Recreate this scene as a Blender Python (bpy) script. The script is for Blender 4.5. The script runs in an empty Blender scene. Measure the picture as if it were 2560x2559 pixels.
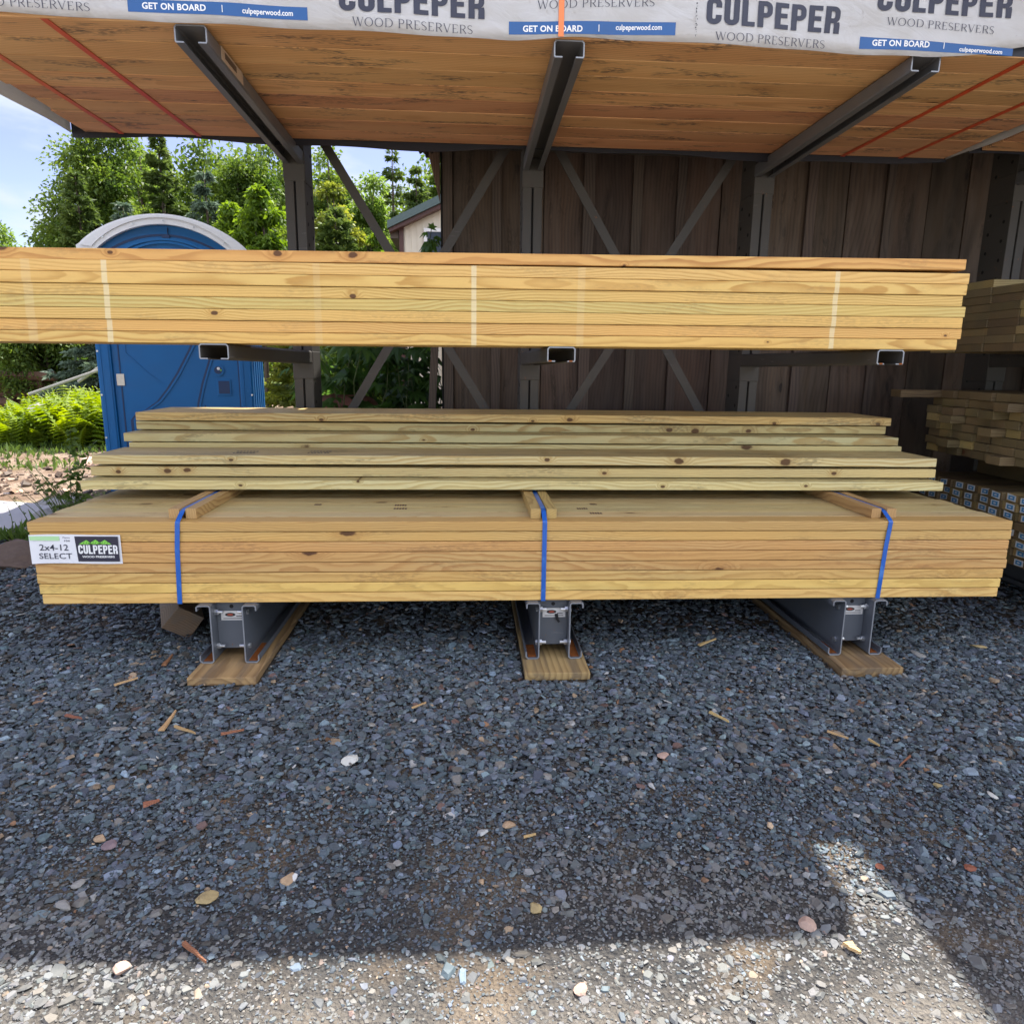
import bpy, bmesh, math, random
import numpy as np
from mathutils import Vector, Matrix

# ------------------------------------------------------------------ camera, light, exposure
scene = bpy.context.scene
COL = scene.collection
cam_d = bpy.data.cameras.new("camera")
cam = bpy.data.objects.new("camera", cam_d)
COL.objects.link(cam)
scene.camera = cam
PITCH, YAW, ROLL = 0.207426, 0.062163, 0.012440
_f = Vector((math.sin(YAW) * math.cos(PITCH), math.cos(YAW) * math.cos(PITCH), -math.sin(PITCH)))
_r0 = Vector((math.cos(YAW), -math.sin(YAW), 0))
_u0 = _r0.cross(_f)
_r = math.cos(ROLL) * _r0 + math.sin(ROLL) * _u0
_u = -math.sin(ROLL) * _r0 + math.cos(ROLL) * _u0
cam.matrix_world = Matrix(((_r.x, _u.x, -_f.x, 1.5625), (_r.y, _u.y, -_f.y, -2.5299), (_r.z, _u.z, -_f.z, 1.1322), (0, 0, 0, 1)))
cam_d.sensor_fit = 'HORIZONTAL'
cam_d.sensor_width = 36.0
cam_d.lens = 24.71
cam_d.clip_start = 0.05
cam_d.clip_end = 2000

SUN_DIR = Vector((0.22, 0.40, 1.0)).normalized()
SUN_EL = math.asin(SUN_DIR.z)
SUN_AZ = math.atan2(SUN_DIR.x, SUN_DIR.y)
sun_d = bpy.data.lights.new("sun", 'SUN')
sun_d.energy = 4.7
sun_d.angle = math.radians(0.55)
sun_d.color = (1.0, 0.95, 0.87)
sun = bpy.data.objects.new("sun", sun_d)
COL.objects.link(sun)
sun.rotation_euler = SUN_DIR.to_track_quat('Z', 'Y').to_euler()
sun.location = (8, 12, 30)

world = bpy.data.worlds.new("World")
scene.world = world
world.use_nodes = True
SKY_STRENGTH = 0.15
scene.view_settings.view_transform = 'Standard'
scene.view_settings.look = 'None'
scene.view_settings.exposure = 1.32
scene.view_settings.gamma = 1.0
scene.view_settings.use_curve_mapping = False

# ------------------------------------------------------------------ node helpers
class NT:
    def __init__(self, tree):
        self.t = tree
        self.L = tree.links
    def n(self, kind, **kw):
        nd = self.t.nodes.new(kind)
        for k, v in kw.items():
            setattr(nd, k, v)
        return nd
    def put(self, sock, v):
        if hasattr(v, 'is_output') or isinstance(v, bpy.types.NodeSocket):
            self.L.new(v, sock)
        else:
            if sock.type == 'RGBA' and len(v) == 3:
                v = (*v, 1.0)
            sock.default_value = v
    def m(self, op, a, b=None, c=None, clamp=False):
        nd = self.n('ShaderNodeMath', operation=op, use_clamp=clamp)
        self.put(nd.inputs[0], a)
        if b is not None: self.put(nd.inputs[1], b)
        if c is not None: self.put(nd.inputs[2], c)
        return nd.outputs[0]
    def xyz(self, x, y, z):
        nd = self.n('ShaderNodeCombineXYZ')
        for i, v in enumerate((x, y, z)): self.put(nd.inputs[i], v)
        return nd.outputs[0]
    def sep(self, v):
        nd = self.n('ShaderNodeSeparateXYZ')
        self.put(nd.inputs[0], v)
        return nd.outputs[0], nd.outputs[1], nd.outputs[2]
    def noise(self, vec, scale=1.0, detail=2.0, rough=0.5, dist=0.0, color=False):
        nd = self.n('ShaderNodeTexNoise')
        self.put(nd.inputs['Vector'], vec)
        nd.inputs['Scale'].default_value = scale
        nd.inputs['Detail'].default_value = detail
        nd.inputs['Roughness'].default_value = rough
        nd.inputs['Distortion'].default_value = dist
        return nd.outputs['Color' if color else 'Fac']
    def voro(self, vec, scale=1.0, feature='F1', rnd=1.0):
        nd = self.n('ShaderNodeTexVoronoi', feature=feature)
        self.put(nd.inputs['Vector'], vec)
        nd.inputs['Scale'].default_value = scale
        nd.inputs['Randomness'].default_value = rnd
        return nd
    def mix(self, f, a, b, mode='MIX'):
        nd = self.n('ShaderNodeMix', data_type='RGBA', blend_type=mode)
        self.put(nd.inputs[0], f); self.put(nd.inputs[6], a); self.put(nd.inputs[7], b)
        return nd.outputs[2]
    def ramp(self, f, stops, interp='LINEAR'):
        nd = self.n('ShaderNodeValToRGB')
        cr = nd.color_ramp
        cr.interpolation = interp
        while len(cr.elements) < len(stops): cr.elements.new(0.5)
        for e, (p, c) in zip(cr.elements, stops):
            e.position = p
            e.color = (*c, 1.0) if len(c) == 3 else c
        self.put(nd.inputs[0], f)
        return nd.outputs[0]
    def smooth(self, v, lo, hi):
        nd = self.n('ShaderNodeMapRange', interpolation_type='SMOOTHSTEP')
        self.put(nd.inputs[0], v)
        nd.inputs[1].default_value = lo; nd.inputs[2].default_value = hi
        nd.inputs[3].default_value = 0.0; nd.inputs[4].default_value = 1.0
        return nd.outputs[0]
    def hsv(self, c, h=0.5, s=1.0, v=1.0):
        nd = self.n('ShaderNodeHueSaturation')
        self.put(nd.inputs['Hue'], h); self.put(nd.inputs['Saturation'], s); self.put(nd.inputs['Value'], v)
        self.put(nd.inputs['Color'], c)
        return nd.outputs[0]
    def bump(self, h, strength=0.3, dist=0.01):
        nd = self.n('ShaderNodeBump')
        nd.inputs['Strength'].default_value = strength
        nd.inputs['Distance'].default_value = dist
        self.put(nd.inputs['Height'], h)
        return nd.outputs[0]

def new_mat(name):
    m = bpy.data.materials.new(name)
    m.use_nodes = True
    t = NT(m.node_tree)
    b = m.node_tree.nodes['Principled BSDF']
    return m, t, b

def plain(name, col, rough=0.6, metal=0.0, var=0.12, vscale=9.0, bump=0.0, bscale=60.0, dirt=None, spec=0.5, chips=None):
    m, t, b = new_mat(name)
    co = t.n('ShaderNodeTexCoord').outputs['Object']
    n1 = t.noise(co, vscale, 4.0, 0.6)
    f = t.m('MULTIPLY_ADD', t.m('SUBTRACT', n1, 0.5), 2.4 * var, 1.0)
    c = t.hsv(col, v=f)
    if dirt:
        n2 = t.smooth(t.noise(co, vscale * 0.45, 5.0, 0.65), 0.52, 0.72)
        c = t.mix(t.m('MULTIPLY', n2, dirt[1]), c, dirt[0])
    if chips:
        ch = t.smooth(t.noise(co, 34.0, 5.0, 0.7), 0.66, 0.70)
        sc = t.smooth(t.noise(t.xyz(t.m('MULTIPLY', t.sep(co)[0], 9.0), t.m('MULTIPLY', t.sep(co)[1], 9.0), t.m('MULTIPLY', t.sep(co)[2], 120.0)), 1.0, 3.0), 0.68, 0.74)
        c = t.mix(t.m('MULTIPLY', ch, 0.8), c, chips)
        c = t.mix(t.m('MULTIPLY', sc, 0.35), c, (0.24, 0.235, 0.23))
    t.put(b.inputs['Base Color'], c)
    t.put(b.inputs['Roughness'], t.m('MULTIPLY_ADD', n1, 0.2, rough - 0.1))
    b.inputs['Metallic'].default_value = metal
    b.inputs['Specular IOR Level'].default_value = spec
    if bump:
        t.put(b.inputs['Normal'], t.bump(t.noise(co, bscale, 4.0, 0.6), bump, 0.004))
    return m

# ------------------------------------------------------------------ world: blue sky with soft white cloud
wt = NT(world.node_tree)
bg = world.node_tree.nodes['Background']
sky = wt.n('ShaderNodeTexSky', sky_type='NISHITA', sun_disc=False, sun_elevation=SUN_EL, sun_rotation=SUN_AZ,
           altitude=300.0, air_density=1.0, dust_density=1.2, ozone_density=1.3)
dirv = wt.n('ShaderNodeTexCoord').outputs['Generated']
dx, dy, dz = wt.sep(dirv)
flat = wt.xyz(wt.m('DIVIDE', dx, wt.m('ADD', wt.m('MAXIMUM', dz, 0.0), 0.28)), wt.m('DIVIDE', dy, wt.m('ADD', wt.m('MAXIMUM', dz, 0.0), 0.28)), 0.37)
cl = wt.noise(flat, 1.9, 6.0, 0.55, 0.25)
cl2 = wt.smooth(cl, 0.45, 0.60)
# unseen clouds behind the camera, facing the sun, are boosted as fill light
front = wt.smooth(wt.m('MULTIPLY', dy, -1.0), -0.55, 0.35)
cloudc = wt.mix(front, (2.35, 2.6, 2.95), (8.8, 9.1, 9.4))
skyc = wt.mix(wt.m('MULTIPLY', cl2, 0.88), wt.hsv(sky.outputs[0], h=0.532, s=1.05, v=0.62), cloudc)
wt.put(bg.inputs['Color'], skyc)
bg.inputs['Strength'].default_value = SKY_STRENGTH

# ------------------------------------------------------------------ materials
def wood(name, base, alt, late, ring=150.0, axis='X', dark=None, dark_amt=0.0, knots=(), stripes=(), knot_gate=0.62, rough=0.62,
         contrast=1.0, knot_col=(0.085, 0.035, 0.014), weather=None, wob=1.0, fibre=0.22, hue_var=0.012, val_var=0.16):
    """Flat-sawn softwood: growth rings are tubes round a wandering pith, cut by the board."""
    m, t, b = new_mat(name)
    x, y, z = t.sep(t.n('ShaderNodeTexCoord').outputs['Object'])
    if axis == 'Y': x, y = y, x
    if axis == 'Z': x, z = z, x
    rnd = t.n('ShaderNodeObjectInfo').outputs['Random']
    L = t.m('MULTIPLY_ADD', rnd, 43.0, x)
    w1 = t.noise(t.xyz(t.m('MULTIPLY', L, 0.9), t.m('MULTIPLY', rnd, 91.0), 0.0), 1.0, 2.0)
    w2 = t.noise(t.xyz(t.m('MULTIPLY', L, 1.1), t.m('MULTIPLY', rnd, 57.0), 7.0), 1.0, 2.0)
    f1 = t.m('FRACT', t.m('MULTIPLY', rnd, 7.13))
    pa = t.m('ADD', t.m('ADD', y, t.m('MULTIPLY_ADD', w1, 0.16 * wob, -0.08 * wob)), t.m('MULTIPLY_ADD', f1, 0.09, 0.02))
    pb = t.m('ADD', t.m('ADD', z, t.m('MULTIPLY_ADD', w2, 0.13 * wob, -0.065 * wob)), t.m('MULTIPLY_ADD', rnd, 0.16, -0.07))
    r = t.m('SQRT', t.m('ADD', t.m('MULTIPLY', pa, pa), t.m('MULTIPLY', pb, pb)))
    fine = t.noise(t.xyz(t.m('MULTIPLY', L, 5.0), t.m('MULTIPLY', y, 22.0), t.m('MULTIPLY', z, 22.0)), 1.0, 3.0)
    r = t.m('ADD', r, t.m('MULTIPLY_ADD', fine, 0.010, -0.005))
    # random knots
    kv = t.voro(t.xyz(t.m('MULTIPLY', L, 3.3), t.m('MULTIPLY', y, 8.0), t.m('MULTIPLY_ADD', z, 8.0, t.m('MULTIPLY', rnd, 31.0))), 1.0)
    gate = t.m('GREATER_THAN', t.sep(kv.outputs['Color'])[0], knot_gate)
    kd = kv.outputs['Distance']
    jit = t.m('MULTIPLY_ADD', t.noise(t.xyz(t.m('MULTIPLY', L, 60.0), t.m('MULTIPLY', y, 90.0), t.m('MULTIPLY', z, 90.0)), 1.0, 2.0), 0.07, -0.035)
    kdj = t.m('ADD', kd, jit)
    kmask = t.m('MULTIPLY', t.m('SUBTRACT', 1.0, t.smooth(kdj, 0.075, 0.12)), gate)
    halo = t.m('MULTIPLY', t.m('SUBTRACT', 1.0, t.smooth(kdj, 0.08, 0.34)), gate)
    # knots at given places (along, height, size)
    for (kx, kz, kr) in knots:
        ex = t.m('MULTIPLY', t.m('SUBTRACT', x, kx), 0.62 / kr)
        ez = t.m('MULTIPLY', t.m('SUBTRACT', z, kz), 1.0 / kr)
        d = t.m('ADD', t.m('SQRT', t.m('ADD', t.m('MULTIPLY', ex, ex), t.m('MULTIPLY', ez, ez))), t.m('MULTIPLY', jit, 9.0))
        kmask = t.m('MAXIMUM', kmask, t.m('SUBTRACT', 1.0, t.smooth(d, 0.75, 1.15)))
        halo = t.m('MAXIMUM', halo, t.m('SUBTRACT', 1.0, t.smooth(d, 0.8, 3.6)))
    r = t.m('ADD', r, t.m('MULTIPLY', halo, 0.013))
    ringf = t.m('FRACT', t.m('MULTIPLY', r, ring))
    lw = t.m('MULTIPLY', t.smooth(ringf, 0.30, 0.86), t.m('SUBTRACT', 1.0, t.smooth(ringf, 0.90, 1.0)))
    fib = t.noise(t.xyz(t.m('MULTIPLY', L, 9.0), t.m('MULTIPLY', y, 520.0), t.m('MULTIPLY', z, 520.0)), 1.0, 2.0)
    patch = t.smooth(t.noise(t.xyz(t.m('MULTIPLY', L, 1.1), t.m('MULTIPLY', y, 9.0), t.m('MULTIPLY', z, 9.0)), 1.0, 3.0), 0.36, 0.66)
    c = t.mix(patch, base, alt)
    vis = t.m('MULTIPLY', lw, t.m('MULTIPLY_ADD', patch, 0.35 * contrast, 0.5 * contrast))
    c = t.mix(vis, c, late)
    c = t.mix(t.m('MULTIPLY', halo, 0.5), c, late)
    c = t.mix(t.m('MULTIPLY', kmask, 0.93), c, knot_col)
    if dark:
        dm = t.smooth(t.noise(t.xyz(t.m('MULTIPLY', L, 2.6), t.m('MULTIPLY', y, 13.0), t.m('MULTIPLY', z, 13.0)), 1.0, 5.0, 0.65, 0.5), 0.51, 0.66)
        sp = t.smooth(t.noise(t.xyz(t.m('MULTIPLY', L, 45.0), t.m('MULTIPLY', y, 170.0), t.m('MULTIPLY', z, 170.0)), 1.0, 3.0), 0.40, 0.56)
        c = t.mix(t.m('MULTIPLY', t.m('MULTIPLY', dm, sp), dark_amt), c, dark)
    if weather:
        wm = t.smooth(t.noise(t.xyz(t.m('MULTIPLY', L, 3.0), t.m('MULTIPLY', y, 26.0), t.m('MULTIPLY', z, 26.0)), 1.0, 4.0), 0.40, 0.7)
        c = t.mix(t.m('MULTIPLY', wm, weather[1]), c, weather[0])
    for (sx, sw, amt, slope) in stripes:
        d = t.m('ABSOLUTE', t.m('SUBTRACT', x, t.m('MULTIPLY_ADD', z, slope, sx)))
        mk = t.m('SUBTRACT', 1.0, t.smooth(t.m('ADD', d, t.m('MULTIPLY_ADD', fine, 0.004, -0.002)), sw * 0.42, sw * 0.56))
        c = t.mix(t.m('MULTIPLY', mk, amt), c, (0.72, 0.62, 0.38))
    v = t.m('MULTIPLY', t.m('MULTIPLY_ADD', fib, fibre, 1.0 - fibre * 0.5), t.m('MULTIPLY_ADD', f1, val_var, 1.0 - val_var * 0.5))
    c = t.hsv(c, h=t.m('MULTIPLY_ADD', t.m('FRACT', t.m('MULTIPLY', rnd, 13.7)), hue_var * 2, 0.5 - hue_var), v=v)
    t.put(b.inputs['Base Color'], c)
    t.put(b.inputs['Roughness'], t.m('MULTIPLY_ADD', fib, 0.18, rough - 0.09))
    b.inputs['Specular IOR Level'].default_value = 0.35
    t.put(b.inputs['Normal'], t.bump(t.m('ADD', t.m('MULTIPLY', lw, 0.5), fib), 0.22, 0.0012))
    return m

YEL = dict(base=(0.63, 0.425, 0.165), alt=(0.60, 0.44, 0.185), late=(0.43, 0.245, 0.075))
M = {}
STRIPES = [(0.349, 0.019, 0.72, 0.04), (1.579, 0.018, 0.72, 0.0), (2.865, 0.018, 0.66, 0.0), (1.046, 0.024, 0.14, 0.0), (1.952, 0.026, 0.16, 0.0), (0.098, 0.030, 0.2, 0.0)]
M['bundle'] = wood('bundle pine', (0.66, 0.410, 0.130), (0.63, 0.430, 0.155), (0.44, 0.235, 0.065), ring=230, knot_gate=0.79, hue_var=0.014, val_var=0.30, wob=0.42, contrast=0.85, dark=(0.22, 0.12, 0.05), dark_amt=0.35)
M['bundle_red'] = wood('bundle pine weathered', (0.57, 0.32, 0.115), (0.58, 0.35, 0.14), (0.36, 0.165, 0.055), ring=230, knot_gate=0.8, wob=0.4, contrast=0.8)
M['bundle_top'] = wood('bundle pine upper faces', (0.60, 0.45, 0.215), (0.55, 0.46, 0.25), (0.38, 0.24, 0.095), ring=120, knot_gate=0.72, dark=(0.17, 0.09, 0.04), dark_amt=0.35)
M['loose'] = wood('greenish treated pine', (0.64, 0.54, 0.26), (0.60, 0.55, 0.30), (0.42, 0.29, 0.11), ring=130, knot_gate=0.64, hue_var=0.016)
M['plank_under'] = wood('orange pine underside', (0.74, 0.43, 0.220), (0.68, 0.365, 0.180), (0.45, 0.205, 0.085), ring=75, knot_gate=0.50, dark=(0.07, 0.06, 0.055), dark_amt=0.85, contrast=0.75, wob=0.7, val_var=0.34, hue_var=0.012)
M['sleeper'] = wood('weathered sleeper', (0.43, 0.275, 0.125), (0.33, 0.215, 0.105), (0.15, 0.08, 0.034), ring=44, axis='Y', knot_gate=0.7, contrast=0.85, weather=((0.17, 0.120, 0.078), 0.85), wob=1.5, val_var=0.35)
M['spacer'] = wood('spacer wood', (0.47, 0.31, 0.12), (0.44, 0.31, 0.13), (0.27, 0.15, 0.05), ring=170, axis='Y', knot_gate=0.9)
M['timber'] = wood('old timber block', (0.23, 0.15, 0.09), (0.20, 0.14, 0.09), (0.10, 0.06, 0.035), ring=110, axis='Y', knot_gate=0.85, weather=((0.16, 0.13, 0.10), 0.6))
M['pile'] = wood('dull pile boards', (0.33, 0.24, 0.098), (0.29, 0.235, 0.11), (0.16, 0.10, 0.036), ring=120, knot_gate=0.9, val_var=0.5)  # both pile colours are darkened to carry the right bay's shade
M['pile_dark'] = wood('shaded brown pile boards', (0.175, 0.128, 0.062), (0.155, 0.122, 0.066), (0.085, 0.055, 0.026), ring=120, knot_gate=0.9, val_var=0.4)
M['barn'] = wood('dark barn board', (0.110, 0.072, 0.051), (0.078, 0.054, 0.041), (0.045, 0.032, 0.025), ring=55, axis='Z', knot_gate=0.55, contrast=0.8, knot_col=(0.022, 0.016, 0.014), weather=((0.135, 0.102, 0.082), 0.55), val_var=0.7, dark=(0.02, 0.015, 0.013), dark_amt=0.6)
M['barn_light'] = wood('dry barn trim', (0.24, 0.16, 0.105), (0.19, 0.13, 0.09), (0.10, 0.065, 0.045), ring=70, axis='Z', knot_gate=0.7, weather=((0.07, 0.05, 0.04), 0.5))
M['barn_trim'] = wood('barn corner trim', (0.125, 0.092, 0.075), (0.105, 0.08, 0.066), (0.06, 0.045, 0.037), ring=60, axis='Z', knot_gate=0.8, val_var=0.3)
M['steel'] = plain('charcoal coated steel', (0.070, 0.066, 0.061), 0.50, 0.0, 0.16, 5.0, 0.08, 220, dirt=((0.115, 0.095, 0.075), 0.5), spec=0.35, chips=(0.20, 0.085, 0.035))
M['steel_blue'] = plain('slate blue coated steel', (0.100, 0.112, 0.132), 0.42, 0.0, 0.14, 6.0, 0.08, 220, dirt=((0.15, 0.135, 0.115), 0.5), spec=0.4, chips=(0.20, 0.085, 0.035))
M['steel_arm'] = plain('slate coated arm steel', (0.125, 0.130, 0.142), 0.42, 0.0, 0.14, 6.0, 0.06, 220, dirt=((0.17, 0.16, 0.15), 0.35))
M['steel_edge'] = plain('bare cut steel edge', (0.25, 0.265, 0.29), 0.4, 0.3, 0.15, 30.0)
M['rust'] = plain('rust patch', (0.26, 0.085, 0.025), 0.9, 0.0, 0.35, 60.0, 0.2, 300, spec=0.1)
M['zinc'] = plain('zinc bolt', (0.62, 0.64, 0.66), 0.3, 0.85, 0.12, 80.0)
M['hole'] = plain('dark hole', (0.012, 0.012, 0.013), 0.9, 0.0, 0.1)
M['wrap'] = None
M['ink'] = plain('navy print', (0.030, 0.034, 0.060), 0.55, 0.0, 0.12, 14)
M['ink_thin'] = plain('grey navy print', (0.050, 0.055, 0.085), 0.55, 0.0, 0.1, 14)
M['band'] = plain('blue printed band', (0.018, 0.095, 0.29), 0.5, 0.0, 0.10, 10)
M['white_print'] = plain('white print', (0.78, 0.79, 0.80), 0.5, 0.0, 0.05)
M['orange'] = plain('orange strap', (0.62, 0.085, 0.024), 0.45, 0.0, 0.18, 20)
M['orange_front'] = plain('orange strap front', (0.80, 0.22, 0.065), 0.42, 0.0, 0.1, 20)
M['blue_strap'] = plain('blue strap', (0.013, 0.105, 0.44), 0.36, 0.0, 0.14, 30, dirt=((0.12, 0.30, 0.62), 0.5))
M['liner'] = plain('dark wrap lining', (0.012, 0.014, 0.024), 0.6, 0.0, 0.2)
M['tag_white'] = plain('white card', (0.74, 0.75, 0.79), 0.42, 0.0, 0.03)
M['tag_green'] = plain('pale green print', (0.42, 0.68, 0.36), 0.5, 0.0, 0.05)
M['green'] = plain('lime print', (0.22, 0.62, 0.07), 0.5, 0.0, 0.06)
M['navy'] = plain('dark navy panel', (0.020, 0.020, 0.042), 0.4, 0.0, 0.08)
M['tag_blue'] = plain('blue end tag print', (0.05, 0.24, 0.50), 0.45, 0.0, 0.15, 60)
M['tag_edge'] = plain('tag paper', (0.58, 0.64, 0.68), 0.5, 0.0, 0.05)
M['label'] = plain('silver sticker', (0.62, 0.61, 0.60), 0.35, 0.0, 0.06)
M['label_red'] = plain('red emblem', (0.34, 0.07, 0.045), 0.4, 0.0, 0.1)
M['label_black'] = plain('black emblem', (0.03, 0.028, 0.028), 0.4, 0.0, 0.1)
M['label_worn'] = plain('worn sticker', (0.50, 0.40, 0.31), 0.6, 0.0, 0.12, 50)
M['blue_plastic'] = plain('blue moulded plastic', (0.004, 0.122, 0.345), 0.45, 0.0, 0.10, 4.0, 0.04, 120, dirt=((0.03, 0.115, 0.28), 0.45), spec=0.3)
M['blue_groove'] = plain('dark blue groove', (0.004, 0.030, 0.105), 0.5, 0.0, 0.05)  # dark strips in this blue paint the shade of moulded grooves and recesses
M['white_plastic'] = plain('white moulded plastic', (0.78, 0.79, 0.81), 0.35, 0.0, 0.04, 3.0)
M['rivet'] = plain('steel rivet', (0.50, 0.52, 0.54), 0.35, 0.7, 0.1)
M['hinge'] = plain('worn hinge plate', (0.55, 0.52, 0.46), 0.4, 0.5, 0.12, 60)
M['siding'] = plain('cream siding', (0.72, 0.66, 0.54), 0.55, 0.0, 0.04, 4.0)
M['roof_green'] = plain('green metal roof', (0.075, 0.115, 0.110), 0.4, 0.0, 0.06)
M['trim_brown'] = plain('red brown trim', (0.085, 0.035, 0.028), 0.5, 0.0, 0.1)
M['soffit'] = plain('brown soffit', (0.10, 0.075, 0.06), 0.6, 0.0, 0.1)  # dark brown eave colour, shared with the sticker print
M['white_trim'] = plain('white window trim', (0.80, 0.80, 0.80), 0.4, 0.0, 0.03)
M['glass'] = plain('dark window glass', (0.02, 0.025, 0.03), 0.06, 0.0, 0.05)
M['drum'] = plain('rusty drum paint', (0.27, 0.105, 0.075), 0.6, 0.0, 0.25, 9.0, 0.1, 60, dirt=((0.20, 0.20, 0.24), 0.8))
M['pole'] = plain('bleached wood', (0.34, 0.32, 0.29), 0.7, 0.0, 0.15, 14)
M['bark'] = plain('bark', (0.085, 0.062, 0.045), 0.85, 0.0, 0.3, 16, 0.4, 40)
M['logs'] = plain('cut log', (0.12, 0.065, 0.042), 0.85, 0.0, 0.35, 12, 0.4, 40)
M['ragged'] = plain('rotten shingle', (0.05, 0.036, 0.028), 0.9, 0.0, 0.4, 20, 0.5, 50)
M['stem'] = plain('green stem', (0.10, 0.13, 0.045), 0.7, 0.0, 0.2, 20)
M['petal'] = plain('white petal', (0.80, 0.80, 0.78), 0.6, 0.0, 0.03)
M['concrete'] = plain('pale concrete', (0.40, 0.385, 0.39), 0.75, 0.0, 0.07, 2.2, 0.12, 180, dirt=((0.34, 0.31, 0.29), 0.5))

def rockmat(name, col, var=0.2):
    return plain(name, col, 0.72, 0.0, var, 40.0, 0.35, 160, spec=0.3)
M['rock_white'] = rockmat('pale stone', (0.56, 0.55, 0.50), 0.12)
M['rock_tan'] = rockmat('tan stone', (0.42, 0.29, 0.18), 0.3)
M['rock_olive'] = rockmat('ochre stone', (0.36, 0.275, 0.135), 0.4)
M['rock_pink'] = rockmat('pinkish stone', (0.48, 0.33, 0.26))
M['rock_mauve'] = rockmat('mauve stone', (0.22, 0.16, 0.17))
M['rock_rust'] = rockmat('rust red stone', (0.24, 0.085, 0.05), 0.3)
M['rock_grey'] = rockmat('grey stone', (0.27, 0.26, 0.24))
M['rock_brown'] = rockmat('brown field stone', (0.17, 0.125, 0.10), 0.3)
M['chip'] = wood('splinter wood', (0.60, 0.42, 0.20), (0.52, 0.36, 0.17), (0.34, 0.19, 0.07), ring=300, knot_gate=1.1)
M['chip_red'] = wood('red bark chip', (0.36, 0.15, 0.08), (0.30, 0.13, 0.07), (0.16, 0.06, 0.03), ring=300, knot_gate=1.1)

def make_wrap():
    m, t, b = new_mat('white lumber wrap')
    co = t.n('ShaderNodeTexCoord').outputs['Object']
    x, y, z = t.sep(co)
    n = t.noise(t.xyz(t.m('MULTIPLY', x, 3.0), y, t.m('MULTIPLY', z, 6.0)), 2.0, 5.0, 0.6, 0.6)
    c = t.mix(t.smooth(n, 0.35, 0.7), (0.74, 0.745, 0.765), (0.64, 0.63, 0.62))
    spots = t.smooth(t.noise(co, 38.0, 3.0), 0.70, 0.76)
    c = t.mix(t.m('MULTIPLY', spots, 0.35), c, (0.30, 0.26, 0.22))
    t.put(b.inputs['Base Color'], c)
    b.inputs['Roughness'].default_value = 0.42
    h = t.noise(t.xyz(t.m('MULTIPLY', x, 2.2), y, t.m('MULTIPLY_ADD', z, 5.0, t.m('MULTIPLY', x, 1.5))), 2.4, 6.0, 0.55, 1.2)
    t.put(b.inputs['Normal'], t.bump(h, 0.32, 0.03))
    tr = t.n('ShaderNodeBsdfTranslucent'); t.put(tr.inputs['Color'], (0.80, 0.80, 0.80))
    mx = t.n('ShaderNodeMixShader'); mx.inputs[0].default_value = 0.40
    t.L.new(b.outputs[0], mx.inputs[1]); t.L.new(tr.outputs[0], mx.inputs[2])
    t.L.new(mx.outputs[0], m.node_tree.nodes['Material Output'].inputs['Surface'])
    return m
M['wrap'] = make_wrap()

def leafmat(name, c1, c2, trans=0.45, tcol=None, rough=0.5, attr=True):
    m, t, b = new_mat(name)
    co = t.n('ShaderNodeTexCoord').outputs['Object']
    n = t.noise(co, 1.6, 3.0, 0.6)
    at = t.n('ShaderNodeAttribute', attribute_name='tint').outputs['Fac']
    f = t.m('ADD', t.m('MULTIPLY', t.smooth(n, 0.35, 0.65), 0.45), t.m('MULTIPLY', at, 0.55))
    c = t.mix(f, c1, c2)
    t.put(b.inputs['Base Color'], c)
    b.inputs['Roughness'].default_value = rough
    b.inputs['Specular IOR Level'].default_value = 0.3
    tr = t.n('ShaderNodeBsdfTranslucent')
    tc = t.hsv(c, h=0.485, s=1.15, v=1.6) if tcol is None else tcol
    t.put(tr.inputs['Color'], tc)
    mx = t.n('ShaderNodeMixShader')
    mx.inputs[0].default_value = trans
    t.L.new(b.outputs[0], mx.inputs[1]); t.L.new(tr.outputs[0], mx.inputs[2])
    t.L.new(mx.outputs[0], m.node_tree.nodes['Material Output'].inputs['Surface'])
    return m
M['leaf_mid'] = leafmat('mid green leaves', (0.045, 0.095, 0.020), (0.165, 0.235, 0.048), 0.45)
M['leaf_bright'] = leafmat('bright green leaves', (0.075, 0.145, 0.022), (0.17, 0.255, 0.042), 0.5)
M['leaf_yellow'] = leafmat('yellow green sprays', (0.07, 0.11, 0.022), (0.27, 0.30, 0.06), 0.5)
M['leaf_light'] = leafmat('light green leaves', (0.10, 0.175, 0.038), (0.20, 0.29, 0.07), 0.55)
M['needle'] = leafmat('dark conifer needles', (0.032, 0.068, 0.020), (0.135, 0.19, 0.048), 0.38)
M['needle_blue'] = leafmat('blue spruce needles', (0.06, 0.095, 0.068), (0.15, 0.21, 0.14), 0.25)
M['fern'] = leafmat('fern fronds', (0.10, 0.17, 0.018), (0.26, 0.34, 0.04), 0.42)
M['creeper'] = leafmat('creeper leaves', (0.045, 0.105, 0.030), (0.11, 0.21, 0.050), 0.45)
M['weed'] = leafmat('weed leaves', (0.06, 0.11, 0.025), (0.13, 0.20, 0.05), 0.4)

def stonemat(name, bumpy=0.35):
    m, t, b = new_mat(name)
    at = t.n('ShaderNodeAttribute', attribute_name='stone').outputs['Color']
    co = t.n('ShaderNodeTexCoord').outputs['Object']
    n = t.noise(co, 90.0, 4.0, 0.65)
    c = t.hsv(at, v=t.m('MULTIPLY_ADD', n, 0.5, 0.75))
    t.put(b.inputs['Base Color'], c)
    b.inputs['Roughness'].default_value = 0.62
    b.inputs['Specular IOR Level'].default_value = 0.45
    t.put(b.inputs['Normal'], t.bump(t.noise(co, 240.0, 3.0, 0.6), bumpy, 0.002))
    return m
M['gravel'] = stonemat('slate gravel')
M['clods'] = stonemat('soil clods', 0.5)

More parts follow.
